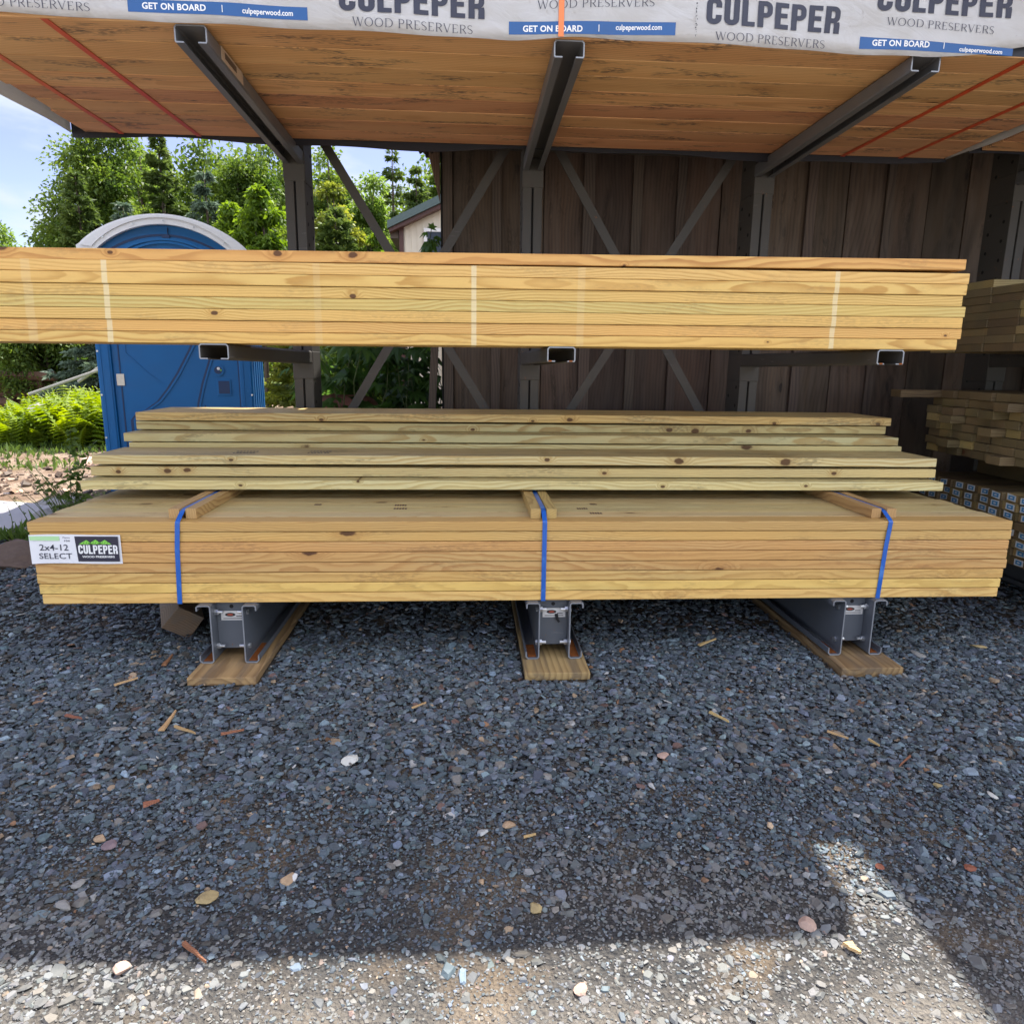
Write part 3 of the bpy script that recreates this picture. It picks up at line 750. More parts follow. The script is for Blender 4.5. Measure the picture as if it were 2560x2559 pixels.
for pi, px in enumerate(POSTS):
    bz0, bz1 = 0.031, 0.2565
    # upright: two channels with a slit between them
    m = MB()
    for s in (-1, 1):
        m.box(px + s * 0.0275 - 0.0228, px + s * 0.0275 + 0.0228, 1.32, 1.52, bz1 if False else 0.05, 2.70)
    post = m.build('post', M['steel'], rack, bevel=0.004)
    MB().box(px - 0.004, px + 0.004, 1.332, 1.515, 0.06, 2.69).build('slit', M['hole'], post)
    s = 1 if pi == 0 else -1      # the flank the photo shows
    for k in range(8, 22):
        z = 0.12 + 0.1 * k
        for (yy, dz) in ((1.365, 0.0), (1.475, 0.05)):
            MB().cyl((px + s * 0.0500, yy, z + dz), (px + s * 0.0512, yy, z + dz), 0.0095, n=10).build('bolt_hole', M['hole'], post)
    # arms
    for lv in (0, 1):
        zt = 2.162 if lv == 0 else ARM_LOW[pi]
        m = MB()
        taper = 0.014
        zb = zt - 0.052
        prof = lip_c(px if pi != 2 else px - 0.006, zt - 0.0008, 0.052)
        channel(m, prof, 0.0042, 0.002, 1.322, dz1=lambda z, zt=zt: -taper * max(0.0, min(1.0, (zt - z) / 0.05)))
        arm = m.build('arm', M['steel' if lv else 'steel_arm'], rack)
        e = MB()
        channel(e, prof, 0.0042, -0.0005, 0.0018)
        e.build('cut_edge', M['steel_edge'], arm)
        b = MB().box(px - 0.054, px + 0.054, 1.3165, 1.50, zb - 0.095, zt - 0.004)
        br = b.build('bracket', M['steel'], arm, bevel=0.005)
        if lv == 1 and pi in (1, 2):
            for dx in (-0.040, 0.034):
                MB().box(px + dx - 0.006, px + dx + 0.006, -0.0016, -0.0006, zt - 0.0525, zt - 0.0475).build('rust_spot', M['rust'], arm)
        if lv == 0 and pi == 0:
            # worn sticker on the flank of the arm
            s = MB().box(px - 0.028, px + 0.028, 0.0, 0.001, 0, 0.001)
            s = MB()
            xs_ = px + 0.0502
            s.box(xs_, xs_ + 0.0012, 0.13, 0.36, zt - 0.047, zt - 0.006)
            so = s.build('worn_sticker', M['label_worn'], arm)
            g = MB(); g.box(xs_ + 0.0014, xs_ + 0.002, 0.165, 0.285, zt - 0.034, zt - 0.014)
            g.build('faded_print', M['soffit'], so)
    # base: two channels back to back with a bolted plate between
    cx = [0.674, 1.885, 3.072, 4.512][pi]
    m = MB()
    for s in (-1, 1):
        wx = cx + s * 0.058
        ox = cx + s * 0.106
        path = [(ox, bz1 - 0.022), (ox, bz1 - 0.007), (ox - s * 0.006, bz1 - 0.0025), (wx + s * 0.006, bz1 - 0.0025), (wx, bz1 - 0.008), (wx, bz0 + 0.008), (wx + s * 0.006, bz0 + 0.0025), (ox - s * 0.008, bz0 + 0.0025), (ox, bz0 + 0.010), (ox, bz0 + 0.030)]
        channel(m, path, 0.0046, -0.028, 1.50)
    base = m.build('base_beam', M['steel_blue'], rack)
    for s in (-1, 1):
        e = MB()
        wx = cx + s * 0.058; ox = cx + s * 0.106
        path = [(ox, bz1 - 0.022), (ox, bz1 - 0.007), (ox - s * 0.006, bz1 - 0.0025), (wx + s * 0.006, bz1 - 0.0025), (wx, bz1 - 0.008), (wx, bz0 + 0.008), (wx + s * 0.006, bz0 + 0.0025), (ox - s * 0.008, bz0 + 0.0025), (ox, bz0 + 0.010), (ox, bz0 + 0.030)]
        channel(e, path, 0.0046, -0.0305, -0.0282)
        e.build('cut_edge', M['steel_edge'], base)
    MB().box(cx - 0.055, cx + 0.055, 0.030, 0.036, bz0 + 0.036, bz1 - 0.004).build('end_plate', M['steel_blue'], base, bevel=0.001)
    MB().cyl((cx, 0.0292, bz1 - 0.024), (cx, 0.0297, bz1 - 0.024), 0.0075, n=14).build('plate_hole', M['hole'], base)
    for s in (-1, 1):
        for bz in (bz0 + 0.052, bz1 - 0.040):
            m = MB()
            wx = cx + s * 0.058
            m.cyl((wx + s * 0.010, 0.012, bz), (wx + s * 0.0028, 0.012, bz), 0.0105, n=6)
            m.cyl((wx - s * 0.0028, 0.012, bz), (wx - s * 0.015, 0.012, bz), 0.0112, n=6)
            m.cyl((wx - s * 0.015, 0.012, bz), (wx - s * 0.031, 0.012, bz), 0.006, n=10)
            m.build('bolt', M['zinc'], base)
    put_label(base, cx + 0.004, 0.0295, bz1 - 0.060, 0)
    if pi == 1:
        m = MB()
        m.cyl((cx + 0.012, 0.026, bz1 - 0.064), (cx + 0.016, 0.018, bz1 - 0.083), 0.006, n=8)
        m.cyl((cx + 0.016, 0.018, bz1 - 0.083), (cx + 0.022, 0.010, bz1 - 0.092), 0.0045, n=8)
        m.build('hanging_wire', M['hole'], base)
    if pi in (0, 1, 2):
        for s in (-1, 1):
            MB().box(cx + s * 0.083 - 0.017, cx + s * 0.083 + 0.017, -0.02, 0.10 + 0.05 * (s > 0), bz0 + 0.0052, bz0 + 0.0060).build('rust_patch', M['rust'], base)
# flat cross braces and a top strut in the first two bays
for a, b in ((0, 1), (1, 2)):
    xa, xb = POSTS[a] + 0.035, POSTS[b] - 0.035
    for (z0, z1, yy) in ((2.385, 0.56, 1.400), (0.56, 2.385, 1.408)):
        d = Vector((xb - xa, 0, z1 - z0)).normalized(); nrm = Vector((-d.z, 0, d.x)) * 0.023
        m = MB(); p, q = Vector((xa, yy, z0)), Vector((xb, yy, z1))
        t = Vector((0, 0.003, 0))
        vs = [p + nrm - t, q + nrm - t, q - nrm - t, p - nrm - t, p + nrm + t, q + nrm + t, q - nrm + t, p - nrm + t]
        m.add(vs, [(0, 1, 2, 3), (7, 6, 5, 4), (0, 4, 5, 1), (1, 5, 6, 2), (2, 6, 7, 3), (3, 7, 4, 0)])
        m.build('brace', M['steel'], rack)
    MB().box(POSTS[a] + 0.052, POSTS[b] - 0.052, 1.325, 1.515, 2.565, 2.698).build('sun_stop_beam', M['steel'], rack, bevel=0.003)  # added beam that stops sun leaking onto the loose planks
    MB().box(xa, xb, 1.385, 1.435, 2.215, 2.265).build('strut', M['steel'], rack, bevel=0.003)

MB().box(POSTS[2] + 0.052, POSTS[3] - 0.052, 1.325, 1.515, 2.565, 2.698).build('sun_stop_beam', M['steel'], rack, bevel=0.003)  # same added sun stop, continued to the last post
# sleepers under the bases
SL_LABEL = ['split weathered sleeper board under the rack base beside the old timber block', 'knotty sleeper board with a pale flared grain patch, under the rack base in the middle', 'brown sleeper board lying highest on the gravel, under the rack base farthest right']
for i, cx in enumerate(SLEEPERS):
    m = MB()
    z1 = 0.0295
    y0 = (-0.152, -0.150, -0.148)[i]
    sk = (0.0, 0.0, 0.0)[i]
    m.box(cx - 0.120, cx + 0.120, y0, 1.72, z1 - (0.038 if i == 2 else 0.030), z1)
    o = m.build('sleeper_board', M['sleeper'], None, loc=(cx, 0.8, 0.0), bevel=0.003)
    tag(o, SL_LABEL[i], 'board', 'sleeper boards under the rack bases')

# ------------------------------------------------------------------ strapped bundle on the bases
def board_mb(x0, x1, y0, y1, z0, z1, warp=None):
    m = MB()
    return m.box(x0, x1, y0, y1, z0, z1, warp)
rb = random.Random(4)
bundle = thing('lumber_bundle', (1.83, 0.578, 0.2575), 'long strapped bundle of yellow two by fours with white tag, resting on the rack bases', 'lumber bundle', 'strapped lumber bundles')
PITCH_Z = 0.03845; TH = 0.0364
XOFF = [(0.017, -0.016), (0.011, -0.012), (0.006, -0.006), (0.006, 0.004), (0.012, -0.003), (0.006, 0.000), (-0.002, 0.006), (-0.004, 0.000)]
skip = 0
for k in range(8):
    for j in range(13):
        if 2 <= k <= 5 and j == 6:
            continue
        x0 = XOFF[k][0] + (rb.uniform(-0.004, 0.004) if j else 0); x1 = 3.658 + XOFF[k][1] + (rb.uniform(-0.012, 0.012) if j else 0)
        y0 = j * 0.0889 + (rb.uniform(-0.004, 0.003) if j == 0 else 0)
        z0 = 0.2575 + k * PITCH_Z
        mat = M['bundle']
        if k == 7: mat = M['bundle_top'] if j else M['bundle_red']
        board_mb(x0, x1, y0, y0 + 0.0875, z0, z0 + TH).build('board', mat, bundle, bevel=0.0034)
ztop = 0.2575 + 7 * PITCH_Z + TH
for sx, tw in ((0.518, -0.016), (1.842, 0.0), (3.168, -0.016)):
    for dx in (-0.030, 0.030):
        MB().box(sx + dx - 0.019, sx + dx + 0.019, 0.045 + rb.uniform(-0.004, 0.004), 1.115, ztop + 0.0006, ztop + 0.0385).build('spacer', M['spacer'], bundle, bevel=0.002)
    def st(p, q, w):
        p, q = Vector(p), Vector(q)
        return [(p.x - w, p.y, p.z), (p.x + w, p.y, p.z), (q.x + w, q.y, q.z), (q.x - w, q.y, q.z)]
    m = MB(); w = 0.0085
    path = [(sx + tw, -0.006, 0.2560), (sx + tw * 0.5, -0.0065, ztop - 0.10), (sx, -0.006, ztop - 0.004), (sx, -0.002, ztop + 0.002), (sx, 0.048, ztop + 0.030), (sx, 0.075, ztop + 0.0345), (sx, 0.5, ztop + 0.0350), (sx, 1.13, ztop + 0.03), (sx, 1.166, ztop), (sx, 1.166, 0.2560)]
    P = [[(a - w, b, c), (a + w, b, c)] for a, b, c in path]
    m.grid(P)
    m.build('strap', M['blue_strap'], bundle, solid=0.0012, recalc=False)
# white card tag stapled on the left of the front
tg = MB()
tz0, tz1 = 0.4115, 0.5180
tg.grid([[(x, -0.0065 - 0.004 * max(0, (0.05 - x) / 0.05) ** 2 - 0.0015 * math.sin(x * 14), z + 0.002 * math.sin(x * 17)) for x in np.linspace(0.002, 0.314, 14)] for z in (tz0, 0.5 * (tz0 + tz1), tz1)])
tago = tg.build('tag', M['tag_white'], bundle, solid=0.0012, recalc=False)
flatsurf = lambda x, z: -0.0095 - 0.004 * max(0, (0.05 - x) / 0.05) ** 2
def panel(name, mat, x0, x1, z0, z1, y, parent, n=1):
    return MB().grid([[(x, y, z) for x in np.linspace(x0, x1, n + 1)] for z in (z0, z1)]).build(name, mat, parent, recalc=False)
m = MB().add([(0.163, -0.0098, 0.420), (0.307, -0.0098, 0.419), (0.308, -0.0098, 0.5115), (0.158, -0.0098, 0.5125)], [(0, 1, 2, 3)])
m.build('logo_panel', M['navy'], tago, recalc=False)
m = MB().add([(0.006, -0.0128, 0.499), (0.106, -0.0102, 0.497), (0.106, -0.0102, 0.513), (0.004, -0.0128, 0.514)], [(0, 1, 2, 3)])
m.build('green_strip', M['tag_green'], tago, recalc=False)
for q in range(3):
    cx = 0.196 + 0.032 * q; pk = (0.499, 0.5005, 0.4995)[q]
    m = MB()
    m.add([(cx - 0.024, -0.0106, 0.4845), (cx + 0.024, -0.0106, 0.4835), (cx + 0.002, -0.0106, pk)], [(0, 1, 2)])
    for w_ in range(3):
        m.mat = 1
        xx = cx - 0.010 + 0.009 * w_
        m.add([(xx, -0.0109, 0.486), (xx + 0.0016, -0.0109, 0.486), (xx + 0.0062, -0.0109, 0.4935), (xx + 0.0048, -0.0109, 0.4935)], [(0, 1, 2, 3)])
    m.build('green_peak', [M['green'], M['navy']], tago, recalc=False)
lettering('brand_letters', 'CULPEPER', heavy, 0.07, (0.1675, 0.4485), (0.3035, 0.4475), 0.0325, 0.0, M['white_print'], tago, lambda x, z: -0.0104, 0.0004)
font_letters('small_letters', 'WOOD PRESERVERS', (0.178, 0.4345), (0.291, 0.4335), 0.0070, M['white_print'], tago, lambda x, z: -0.0104, 0.0004, bold=0.03)
font_letters('size_letters', '2x4-12', (0.034, 0.4615), (0.133, 0.4605), 0.0225, M['ink'], tago, flatsurf, 0.0006, bold=0.006)
font_letters('grade_letters', 'SELECT', (0.030, 0.4310), (0.143, 0.4300), 0.0205, M['ink'], tago, flatsurf, 0.0006, bold=0.004)
font_letters('count_heading', 'Pieces', (0.118, 0.5060), (0.142, 0.5055), 0.0055, M['ink'], tago, flatsurf, 0.0006)
font_letters('count_letters', '104', (0.122, 0.4935), (0.141, 0.4930), 0.0065, M['ink'], tago, flatsurf, 0.0006, bold=0.01)
# faint grade stamps on the upper face
for (sx, sy, sw) in ((1.29, 0.22, 0.055), (1.285, 0.285, 0.05), (2.06, 0.13, 0.05), (2.02, 0.22, 0.045), (2.08, 0.31, 0.03), (0.95, 0.30, 0.03)):
    m = MB()
    for q in range(5):
        a = sx + sw * (q / 5.0 - 0.5)
        m.box(a, a + sw * 0.15, sy, sy + 0.030 + 0.006 * math.sin(q * 3), ztop + 0.0002, ztop + 0.0005)
    m.build('grade_stamp', M['trim_brown'], bundle)

# ------------------------------------------------------------------ loose planks on the bundle
LOOSE = [  # x0, x1, y front, z bottom, depth, label, knots
    (-0.019, 3.641, 0.395, 0.609, 0.286, 'lowest loose plank, pale green, laid straight on the bundle spacers', [(0.62, 0.628, 0.008), (1.10, 0.645, 0.007), (2.39, 0.626, 0.009), (3.02, 0.63, 0.008)]),
    (-0.012, 3.650, 0.470, 0.655, 0.286, 'loose plank with swirling dark bark streak at its left end, second from the bottom', [(0.10, 0.672, 0.011), (0.30, 0.676, 0.015), (0.38, 0.680, 0.014), (2.15, 0.672, 0.010), (3.18, 0.674, 0.012)]),
    (-0.007, 3.655, 0.480, 0.702, 0.286, 'wide loose plank with two torn bark knots on its edge, third from the bottom', [(2.48, 0.724, 0.020), (2.96, 0.722, 0.024), (1.90, 0.728, 0.012), (0.56, 0.722, 0.009)]),
    (-0.010, 3.651, 0.775, 0.765, 0.286, 'set back loose plank with long oval grain figures, just above the wide bark knotted one', [(1.35, 0.779, 0.006)]),
    (-0.006, 3.657, 0.900, 0.809, 0.310, 'set back loose plank with round brown knots, second from the top of the loose pile', [(1.58, 0.818, 0.010), (2.55, 0.822, 0.016), (2.95, 0.820, 0.014), (2.68, 0.818, 0.018)]),
    (0.004, 3.668, 0.880, 0.852, 0.400, 'topmost plank of the loose pile with orange tinted edge', [(0.86, 0.862, 0.010), (1.87, 0.862, 0.008), (2.05, 0.870, 0.014), (3.07, 0.860, 0.010), (3.60, 0.860, 0.012)]),
]
for i, (x0, x1, y0, z0, dp, lab, kn) in enumerate(LOOSE):
    mt = wood('loose plank wood %d' % (i + 1), *[((0.67, 0.56, 0.265), (0.63, 0.57, 0.31), (0.43, 0.31, 0.11)), ((0.65, 0.52, 0.235), (0.58, 0.50, 0.25), (0.38, 0.22, 0.07)), ((0.67, 0.55, 0.265), (0.63, 0.55, 0.30), (0.45, 0.30, 0.11)), ((0.62, 0.52, 0.26), (0.55, 0.51, 0.28), (0.41, 0.27, 0.10)), ((0.57, 0.47, 0.215), (0.52, 0.47, 0.245), (0.34, 0.22, 0.08)), ((0.64, 0.45, 0.18), (0.57, 0.46, 0.23), (0.36, 0.20, 0.06))][i],
              ring=[150, 170, 130, 110, 140, 150][i], knots=[(kx - (x0 + x1) / 2, kz - z0, kr * 0.68) for kx, kz, kr in kn], knot_gate=0.93, hue_var=0.004, val_var=0.04, wob=0.6, contrast=0.95, dark=(0.15, 0.12, 0.07), dark_amt=0.5)
    cx = (x0 + x1) / 2
    bow = (0.002, -0.002, 0.003, 0.002, -0.002, 0.003)[i]
    m = MB()
    N = 12
    for q in range(N):
        pass
    # long box with slight bow, in N slices
    vs, fs = [], []
    for q in range(N + 1):
        x = x0 + (x1 - x0) * q / N
        dz = bow * math.cos((q / N - 0.5) * math.pi)
        vs += [(x, y0, z0 + dz), (x, y0 + dp, z0 + dz), (x, y0 + dp, z0 + 0.038 + dz), (x, y0, z0 + 0.038 + dz)]
    for q in range(N):
        for e in range(4):
            fs.append((q * 4 + e, q * 4 + (e + 1) % 4, q * 4 + 4 + (e + 1) % 4, q * 4 + 4 + e))
    fs += [(3, 2, 1, 0), (N * 4, N * 4 + 1, N * 4 + 2, N * 4 + 3)]
    m.add(vs, fs)
    o = m.build('loose_plank', mt, None, loc=(cx, y0 + dp / 2, z0), bevel=0.003)
    tag(o, lab, 'plank', 'loose planks piled on the strapped bundle')
    if i == 2:
        for (sx, sy) in ((0.545, 0.55), (0.86, 0.56)):
            s = MB()
            for q in range(7):
                s.box(sx + 0.014 * q, sx + 0.014 * q + 0.007 + 0.003 * (q % 2), sy, sy + 0.022, z0 + 0.0405, z0 + 0.0409)
                s.box(sx + 0.014 * q, sx + 0.014 * q + 0.009, sy + 0.05, sy + 0.07, z0 + 0.0405, z0 + 0.0409)
            s.build('grade_stamp', M['ink'], o)
# rear boards of the loose pile, behind the front row
for i, (y0, z0, x0, lab) in enumerate(((0.69, 0.609, 0.01, 'loose plank behind the lowest one in the pile'), (0.765, 0.655, 0.0, 'loose plank behind the bark streaked one in the pile'), (0.772, 0.702, 0.012, 'loose plank behind the wide bark knotted one, carrying the set back planks'))):
    o = board_mb(x0, x0 + 3.658, y0, y0 + 0.286, z0, z0 + (0.038 if i < 2 else 0.059)).build('loose_plank', M['loose'], None, loc=(1.83, y0 + 0.14, z0), bevel=0.003)
    tag(o, lab, 'plank', 'loose planks piled on the strapped bundle')

# ------------------------------------------------------------------ yellow planks on the middle arms
UP = [(3.336, 'bottom plank of the raised yellow stack, lying on the rack arms'),
      (3.350, 'second lowest plank of the raised yellow stack, reddish streak near its right end'),
      (3.345, 'third plank from the bottom of the raised yellow stack'),
      (3.352, 'greenish plank fourth from the bottom of the raised yellow stack'),
      (3.338, 'fifth plank from the bottom of the raised yellow stack, set back at its right end'),
      (3.346, 'sixth plank from the bottom of the raised yellow stack'),
      (3.351, 'seventh plank, right under the separate top plank of the raised yellow stack'),
      (3.332, 'separate orange tinted top plank of the raised yellow stack with dark knots')]
UPC = [((0.69, 0.43, 0.130), (0.66, 0.44, 0.145), (0.45, 0.235, 0.06)), ((0.70, 0.42, 0.130), (0.64, 0.41, 0.135), (0.47, 0.22, 0.06)), ((0.70, 0.44, 0.140), (0.66, 0.44, 0.150), (0.47, 0.26, 0.065)),
       ((0.62, 0.455, 0.145), (0.57, 0.46, 0.165), (0.43, 0.27, 0.07)), ((0.69, 0.455, 0.145), (0.63, 0.45, 0.150), (0.44, 0.25, 0.065)), ((0.69, 0.43, 0.140), (0.67, 0.45, 0.150), (0.46, 0.24, 0.06)),
       ((0.70, 0.455, 0.150), (0.67, 0.46, 0.160), (0.47, 0.26, 0.07)), ((0.64, 0.355, 0.110), (0.66, 0.41, 0.130), (0.41, 0.19, 0.05))]
UPK = [[(2.63, 1.22, 0.004)], [(3.29, 1.252, 0.005)], [(0.70, 1.289, 0.010)], [], [(1.165, 1.352, 0.010)], [(0.40, 1.44, 0.005)], [], [(0.03, 1.488, 0.015), (0.375, 1.478, 0.008), (0.92, 1.486, 0.013), (1.17, 1.486, 0.014), (2.10, 1.470, 0.005)]]
for i, (x1, lab) in enumerate(UP):
    x0 = -1.52
    zb = 1.1948 + 0.0383 * i
    s0, off = 0.0047, 0.0
    if i == 7: s0, off = 0.0085, 0.0042
    cx = 0.9
    zz = lambda x: (x - 1.9) * s0
    mt = wood('raised plank wood %d' % (i + 1), *UPC[i], ring=[150, 160, 140, 120, 135, 125, 150, 110][i], knots=[(kx - cx, kz - zb, kr * 0.75) for kx, kz, kr in UPK[i]], knot_gate=0.95,
              stripes=([] if i == 7 else [(sx - cx, sw, amt * (1 if i in (6, 5, 2, 1, 0, 3, 4) else 0.5), sl) for sx, sw, amt, sl in STRIPES]), hue_var=0.004, val_var=0.03, wob=0.7, dark=(0.20, 0.13, 0.06), dark_amt=0.25)
    fr = (0.0, 0.003, -0.002, 0.001, 0.004, -0.001, 0.002, 0.003)[i]
    m = MB().box(x0, x1, fr, fr + 0.286, zb + off, zb + off + 0.0368, fn=lambda p: (p[0], p[1], p[2] + zz(p[0])))
    o = m.build('raised_plank', mt, None, loc=(cx, 0.14, zb), bevel=0.003)
    tag(o, lab, 'plank', 'yellow planks stacked on the middle arms')

# ------------------------------------------------------------------ wrapped bundles
def wrapped(root, x0, x1, y0, y1, z0, z1, mould, planks=8, slim=None, bottom=None):
    def surf(x, z): return y0 - 0.013 + 0.0030 * math.sin(4.7 * x + 0.6) + 0.0022 * math.sin(11.0 * x + 7.0 * z) + 0.0012 * math.sin(23 * x - 15 * z) - 0.0035 * abs(math.sin(3.1 * x + 9.0 * z)) ** 3 - 0.0030 * abs(math.sin(5.3 * x - 13.0 * z + 1.0)) ** 5
    px = [p[0] for p in bottom] if bottom else None
    zb = (lambda x: float(np.interp(x, px, [p[1] for p in bottom])) + 0.0015 * math.sin(17 * x)) if bottom else (lambda x: z0 + 0.004 * math.sin(3.1 * x))
    m = MB()
    xs_ = np.linspace(x0 - 0.075, x1 + 0.03, 130)
    rows = []
    for t in np.linspace(0, 1, 14):
        rows.append([(x, surf(x, zb(x) + (z1 - zb(x)) * t), zb(x) + (z1 - zb(x)) * t) for x in xs_])
    m.grid(rows)
    m.grid([[(x, surf(x, z1) + (y1 + 0.012 - surf(x, z1)) * t, z1 + 0.004 * math.sin(9 * x + 5 * t)) for x in xs_] for t in np.linspace(0, 1, 8)])
    ys_ = np.linspace(y0 - 0.012, y1 + 0.012, 22)
    for xx, sg in ((x0 - 0.075, 1), (x1 + 0.03, -1)):
        m.grid([[(xx + 0.006 * math.sin(9 * y + 8 * t), y, (z0 - 0.006 + 0.006 * math.sin(7 * y)) * (1 - t) + z1 * t) for y in ys_] for t in np.linspace(0, 1, 8)])
    wr = m.build('wrap', M['wrap'], root, solid=0.0016, recalc=False, smooth=True)
    m = MB()
    m.grid([[(x, y1 + 0.014 + 0.004 * math.sin(6 * x), (z0 - 0.020 + 0.010 * math.sin(3.1 * x + 1.2) + 0.006 * math.sin(8 * x)) * (1 - t) + z1 * t) for x in xs_] for t in (0, 0.2, 1)])
    m.build('back_flap', M['liner'], root, solid=0.0016, recalc=False)
    pit = (y1 - y0) / planks
    rr = random.Random(int(x0 * 100) + 3)
    for j in range(planks):
        a = x0 + rr.uniform(-0.014, 0.014) - (0.012 if j > planks * 0.7 else 0); b = x1 + rr.uniform(-0.012, 0.012)
        MB().box(a, b, y0 + j * pit + 0.0013, y0 + (j + 1) * pit - 0.0013, z0 + rr.uniform(0, 0.0012), z0 + 0.037).build('plank', mould, root, bevel=0.0042)
    return wr, surf
WBOT = [(-0.4, 2.172), (0.13, 2.168), (0.62, 2.159), (1.22, 2.155), (1.70, 2.149), (1.89, 2.1625), (2.33, 2.160), (2.75, 2.152), (3.09, 2.146), (3.28, 2.164), (3.35, 2.178), (3.47, 2.197), (3.7, 2.21), (4.0, 2.19)]
wb = thing('wrapped_bundle', (1.86, 0.578, 2.162), 'long white printed lumber wrap bundle on the upper arms, orange planks showing beneath', 'lumber bundle', 'wrapped lumber bundles')
wr, wsurf = wrapped(wb, -0.213, 3.93, 0.0, 1.152, 2.163, 2.64, M['plank_under'], bottom=WBOT)
for sx, sk in ((-0.078, 0.02), (0.246, 0.05), (3.455, -0.04), (3.765, -0.05)):
    m = MB()
    m.grid([[(sx + sk * t - 0.0115, 0.002 + 1.15 * t, 2.1612), (sx + sk * t + 0.0115, 0.002 + 1.15 * t, 2.1612)] for t in np.linspace(0, 1, 4)])
    m.build('strap', M['orange'], wb, solid=0.0012, recalc=False)
m = MB()
m.grid([[(1.857 - 0.0088, wsurf(1.857, z) - 0.0035, z), (1.857 + 0.0088, wsurf(1.857, z) - 0.0035, z)] for z in np.linspace(2.161, 2.64, 10)])
m.build('front_strap', M['orange_front'], wb, solid=0.0014, recalc=False)
# print on the front sheet
LIFT = 0.0026
def band(name, p0, p1, h, hr=None):
    hr = hr or h
    n = 24; rows = [[], []]
    for i in range(n + 1):
        t = i / n; x = p0[0] + (p1[0] - p0[0]) * t; z = p0[1] + (p1[1] - p0[1]) * t; hh = h + (hr - h) * t
        rows[0].append((x, wsurf(x, z) - LIFT + 0.0006, z)); rows[1].append((x, wsurf(x, z + hh) - LIFT + 0.0006, z + hh))
    return MB().grid(rows).build(name, M['band'], wr, recalc=False)
# one print repeat: brand word, small capitals, blue band
def brand(p0, p1, h, thin=True): return lettering('brand_letters', 'CULPEPER', heavy, 0.085, p0, p1, h, 0.0, M['ink'], wr, wsurf, LIFT)
def caps(p0, p1, h): return lettering('capital_letters', 'WOOD PRESERVERS', serif, 0.10, p0, p1, h, 0.0, M['ink_thin'], wr, wsurf, LIFT)
def slogan(p0, p1, q0, q1, bar, h=0.0175, h2=0.0150):
    font_letters('slogan_letters', 'GET ON BOARD', p0, p1, h, M['white_print'], wr, wsurf, LIFT, bold=0.028, spacing=1.05)
    font_letters('web_letters', 'culpeperwood.com', q0, q1, h2, M['white_print'], wr, wsurf, LIFT, bold=0.02)
    MB().add([(bar[0] - 0.0012, wsurf(*bar) - LIFT - 0.0012, bar[1]), (bar[0] + 0.0012, wsurf(*bar) - LIFT - 0.0012, bar[1]), (bar[0] + 0.0012, wsurf(*bar) - LIFT - 0.0012, bar[1] + 0.020), (bar[0] - 0.0012, wsurf(*bar) - LIFT - 0.0012, bar[1] + 0.020)], [(0, 1, 2, 3)]).build('divider', M['white_print'], wr, recalc=False)
caps((0.020, 2.1845), (0.394, 2.181), 0.0235)
band('blue_band', (0.509, 2.184), (1.057, 2.179), 0.036)
slogan((0.553, 2.1935), (0.748, 2.1915), (0.858, 2.1905), (1.012, 2.1900), (0.798, 2.189))
caps((0.59, 2.240), (1.00, 2.236), 0.0245)
brand((1.156, 2.2105), (1.612, 2.2060), 0.075)
caps((1.196, 2.1690), (1.574, 2.1615), 0.0250)
band('blue_band', (1.690, 2.165), (2.229, 2.179), 0.037)
slogan((1.735, 2.1745), (1.926, 2.1775), (2.034, 2.1880), (2.184, 2.1930), (1.979, 2.1800))
caps((1.781, 2.2395), (2.156, 2.2590), 0.0235)
brand((2.328, 2.2165), (2.776, 2.2060), 0.077)
caps((2.362, 2.1695), (2.732, 2.1610), 0.0245)
band('blue_band', (2.851, 2.166), (3.377, 2.160), 0.036, 0.022)
slogan((2.893, 2.1765), (3.085, 2.1745), (3.190, 2.1675), (3.340, 2.1640), (3.135, 2.1720), 0.0175, 0.0130)
caps((2.934, 2.2375), (3.300, 2.2215), 0.0225)
brand((2.894, 2.2780), (3.352, 2.2700), 0.076)
m = MB()
rs = random.Random(9)
for q in range(16):
    z = 2.178 + 0.0062 * q + rs.uniform(-0.002, 0.002); x = 2.297 + rs.uniform(-0.003, 0.003); w = rs.uniform(0.0006, 0.0035); h = rs.uniform(0.001, 0.0045)
    m.add([(x - w, wsurf(x, z) - LIFT, z), (x + w, wsurf(x, z) - LIFT, z + 0.001), (x + w * 0.6, wsurf(x, z) - LIFT, z + h), (x - w * 0.7, wsurf(x, z) - LIFT, z + h)], [(0, 1, 2, 3)])
m.build('staple_marks', M['ink'], wr, recalc=False)
MB().box(3.30, 3.92, 0.0005, 0.003, 2.166, 2.30).build('dark_strip', M['liner'], wb)  # near-black strip where the wrap's lower edge lifts

# unseen second tier of wrapped bundles, sized and placed to cast the yard's shade
t2 = thing('wrapped_bundle', (1.4, 0.9, 2.70), 'white wrapped lumber bundle on top of the printed one, unseen and placed for its shade', 'lumber bundle', 'wrapped lumber bundles')
wrapped(t2, -1.0, 2.82, 0.0, 1.85, 2.705, 3.075, M['plank_under'], planks=6)
t3 = thing('wrapped_bundle', (1.4, 0.9, 3.12), 'topmost white wrapped lumber bundle, a thin unseen one placed for its shade', 'lumber bundle', 'wrapped lumber bundles')
wrapped(t3, -1.0, 3.045, 0.0, 1.85, 3.125, 3.34, M['plank_under'], planks=6)
for gx in (0.2, 1.4, 2.5):
    MB().box(gx - 0.045, gx + 0.045, 0.02, 1.84, 3.080, 3.122).build('bearer', M['spacer'], t3)
for gx in (0.2, 1.4, 2.5):
    MB().box(gx - 0.045, gx + 0.045, 0.02, 1.84, 2.645, 2.703).build('bearer', M['spacer'], t2)
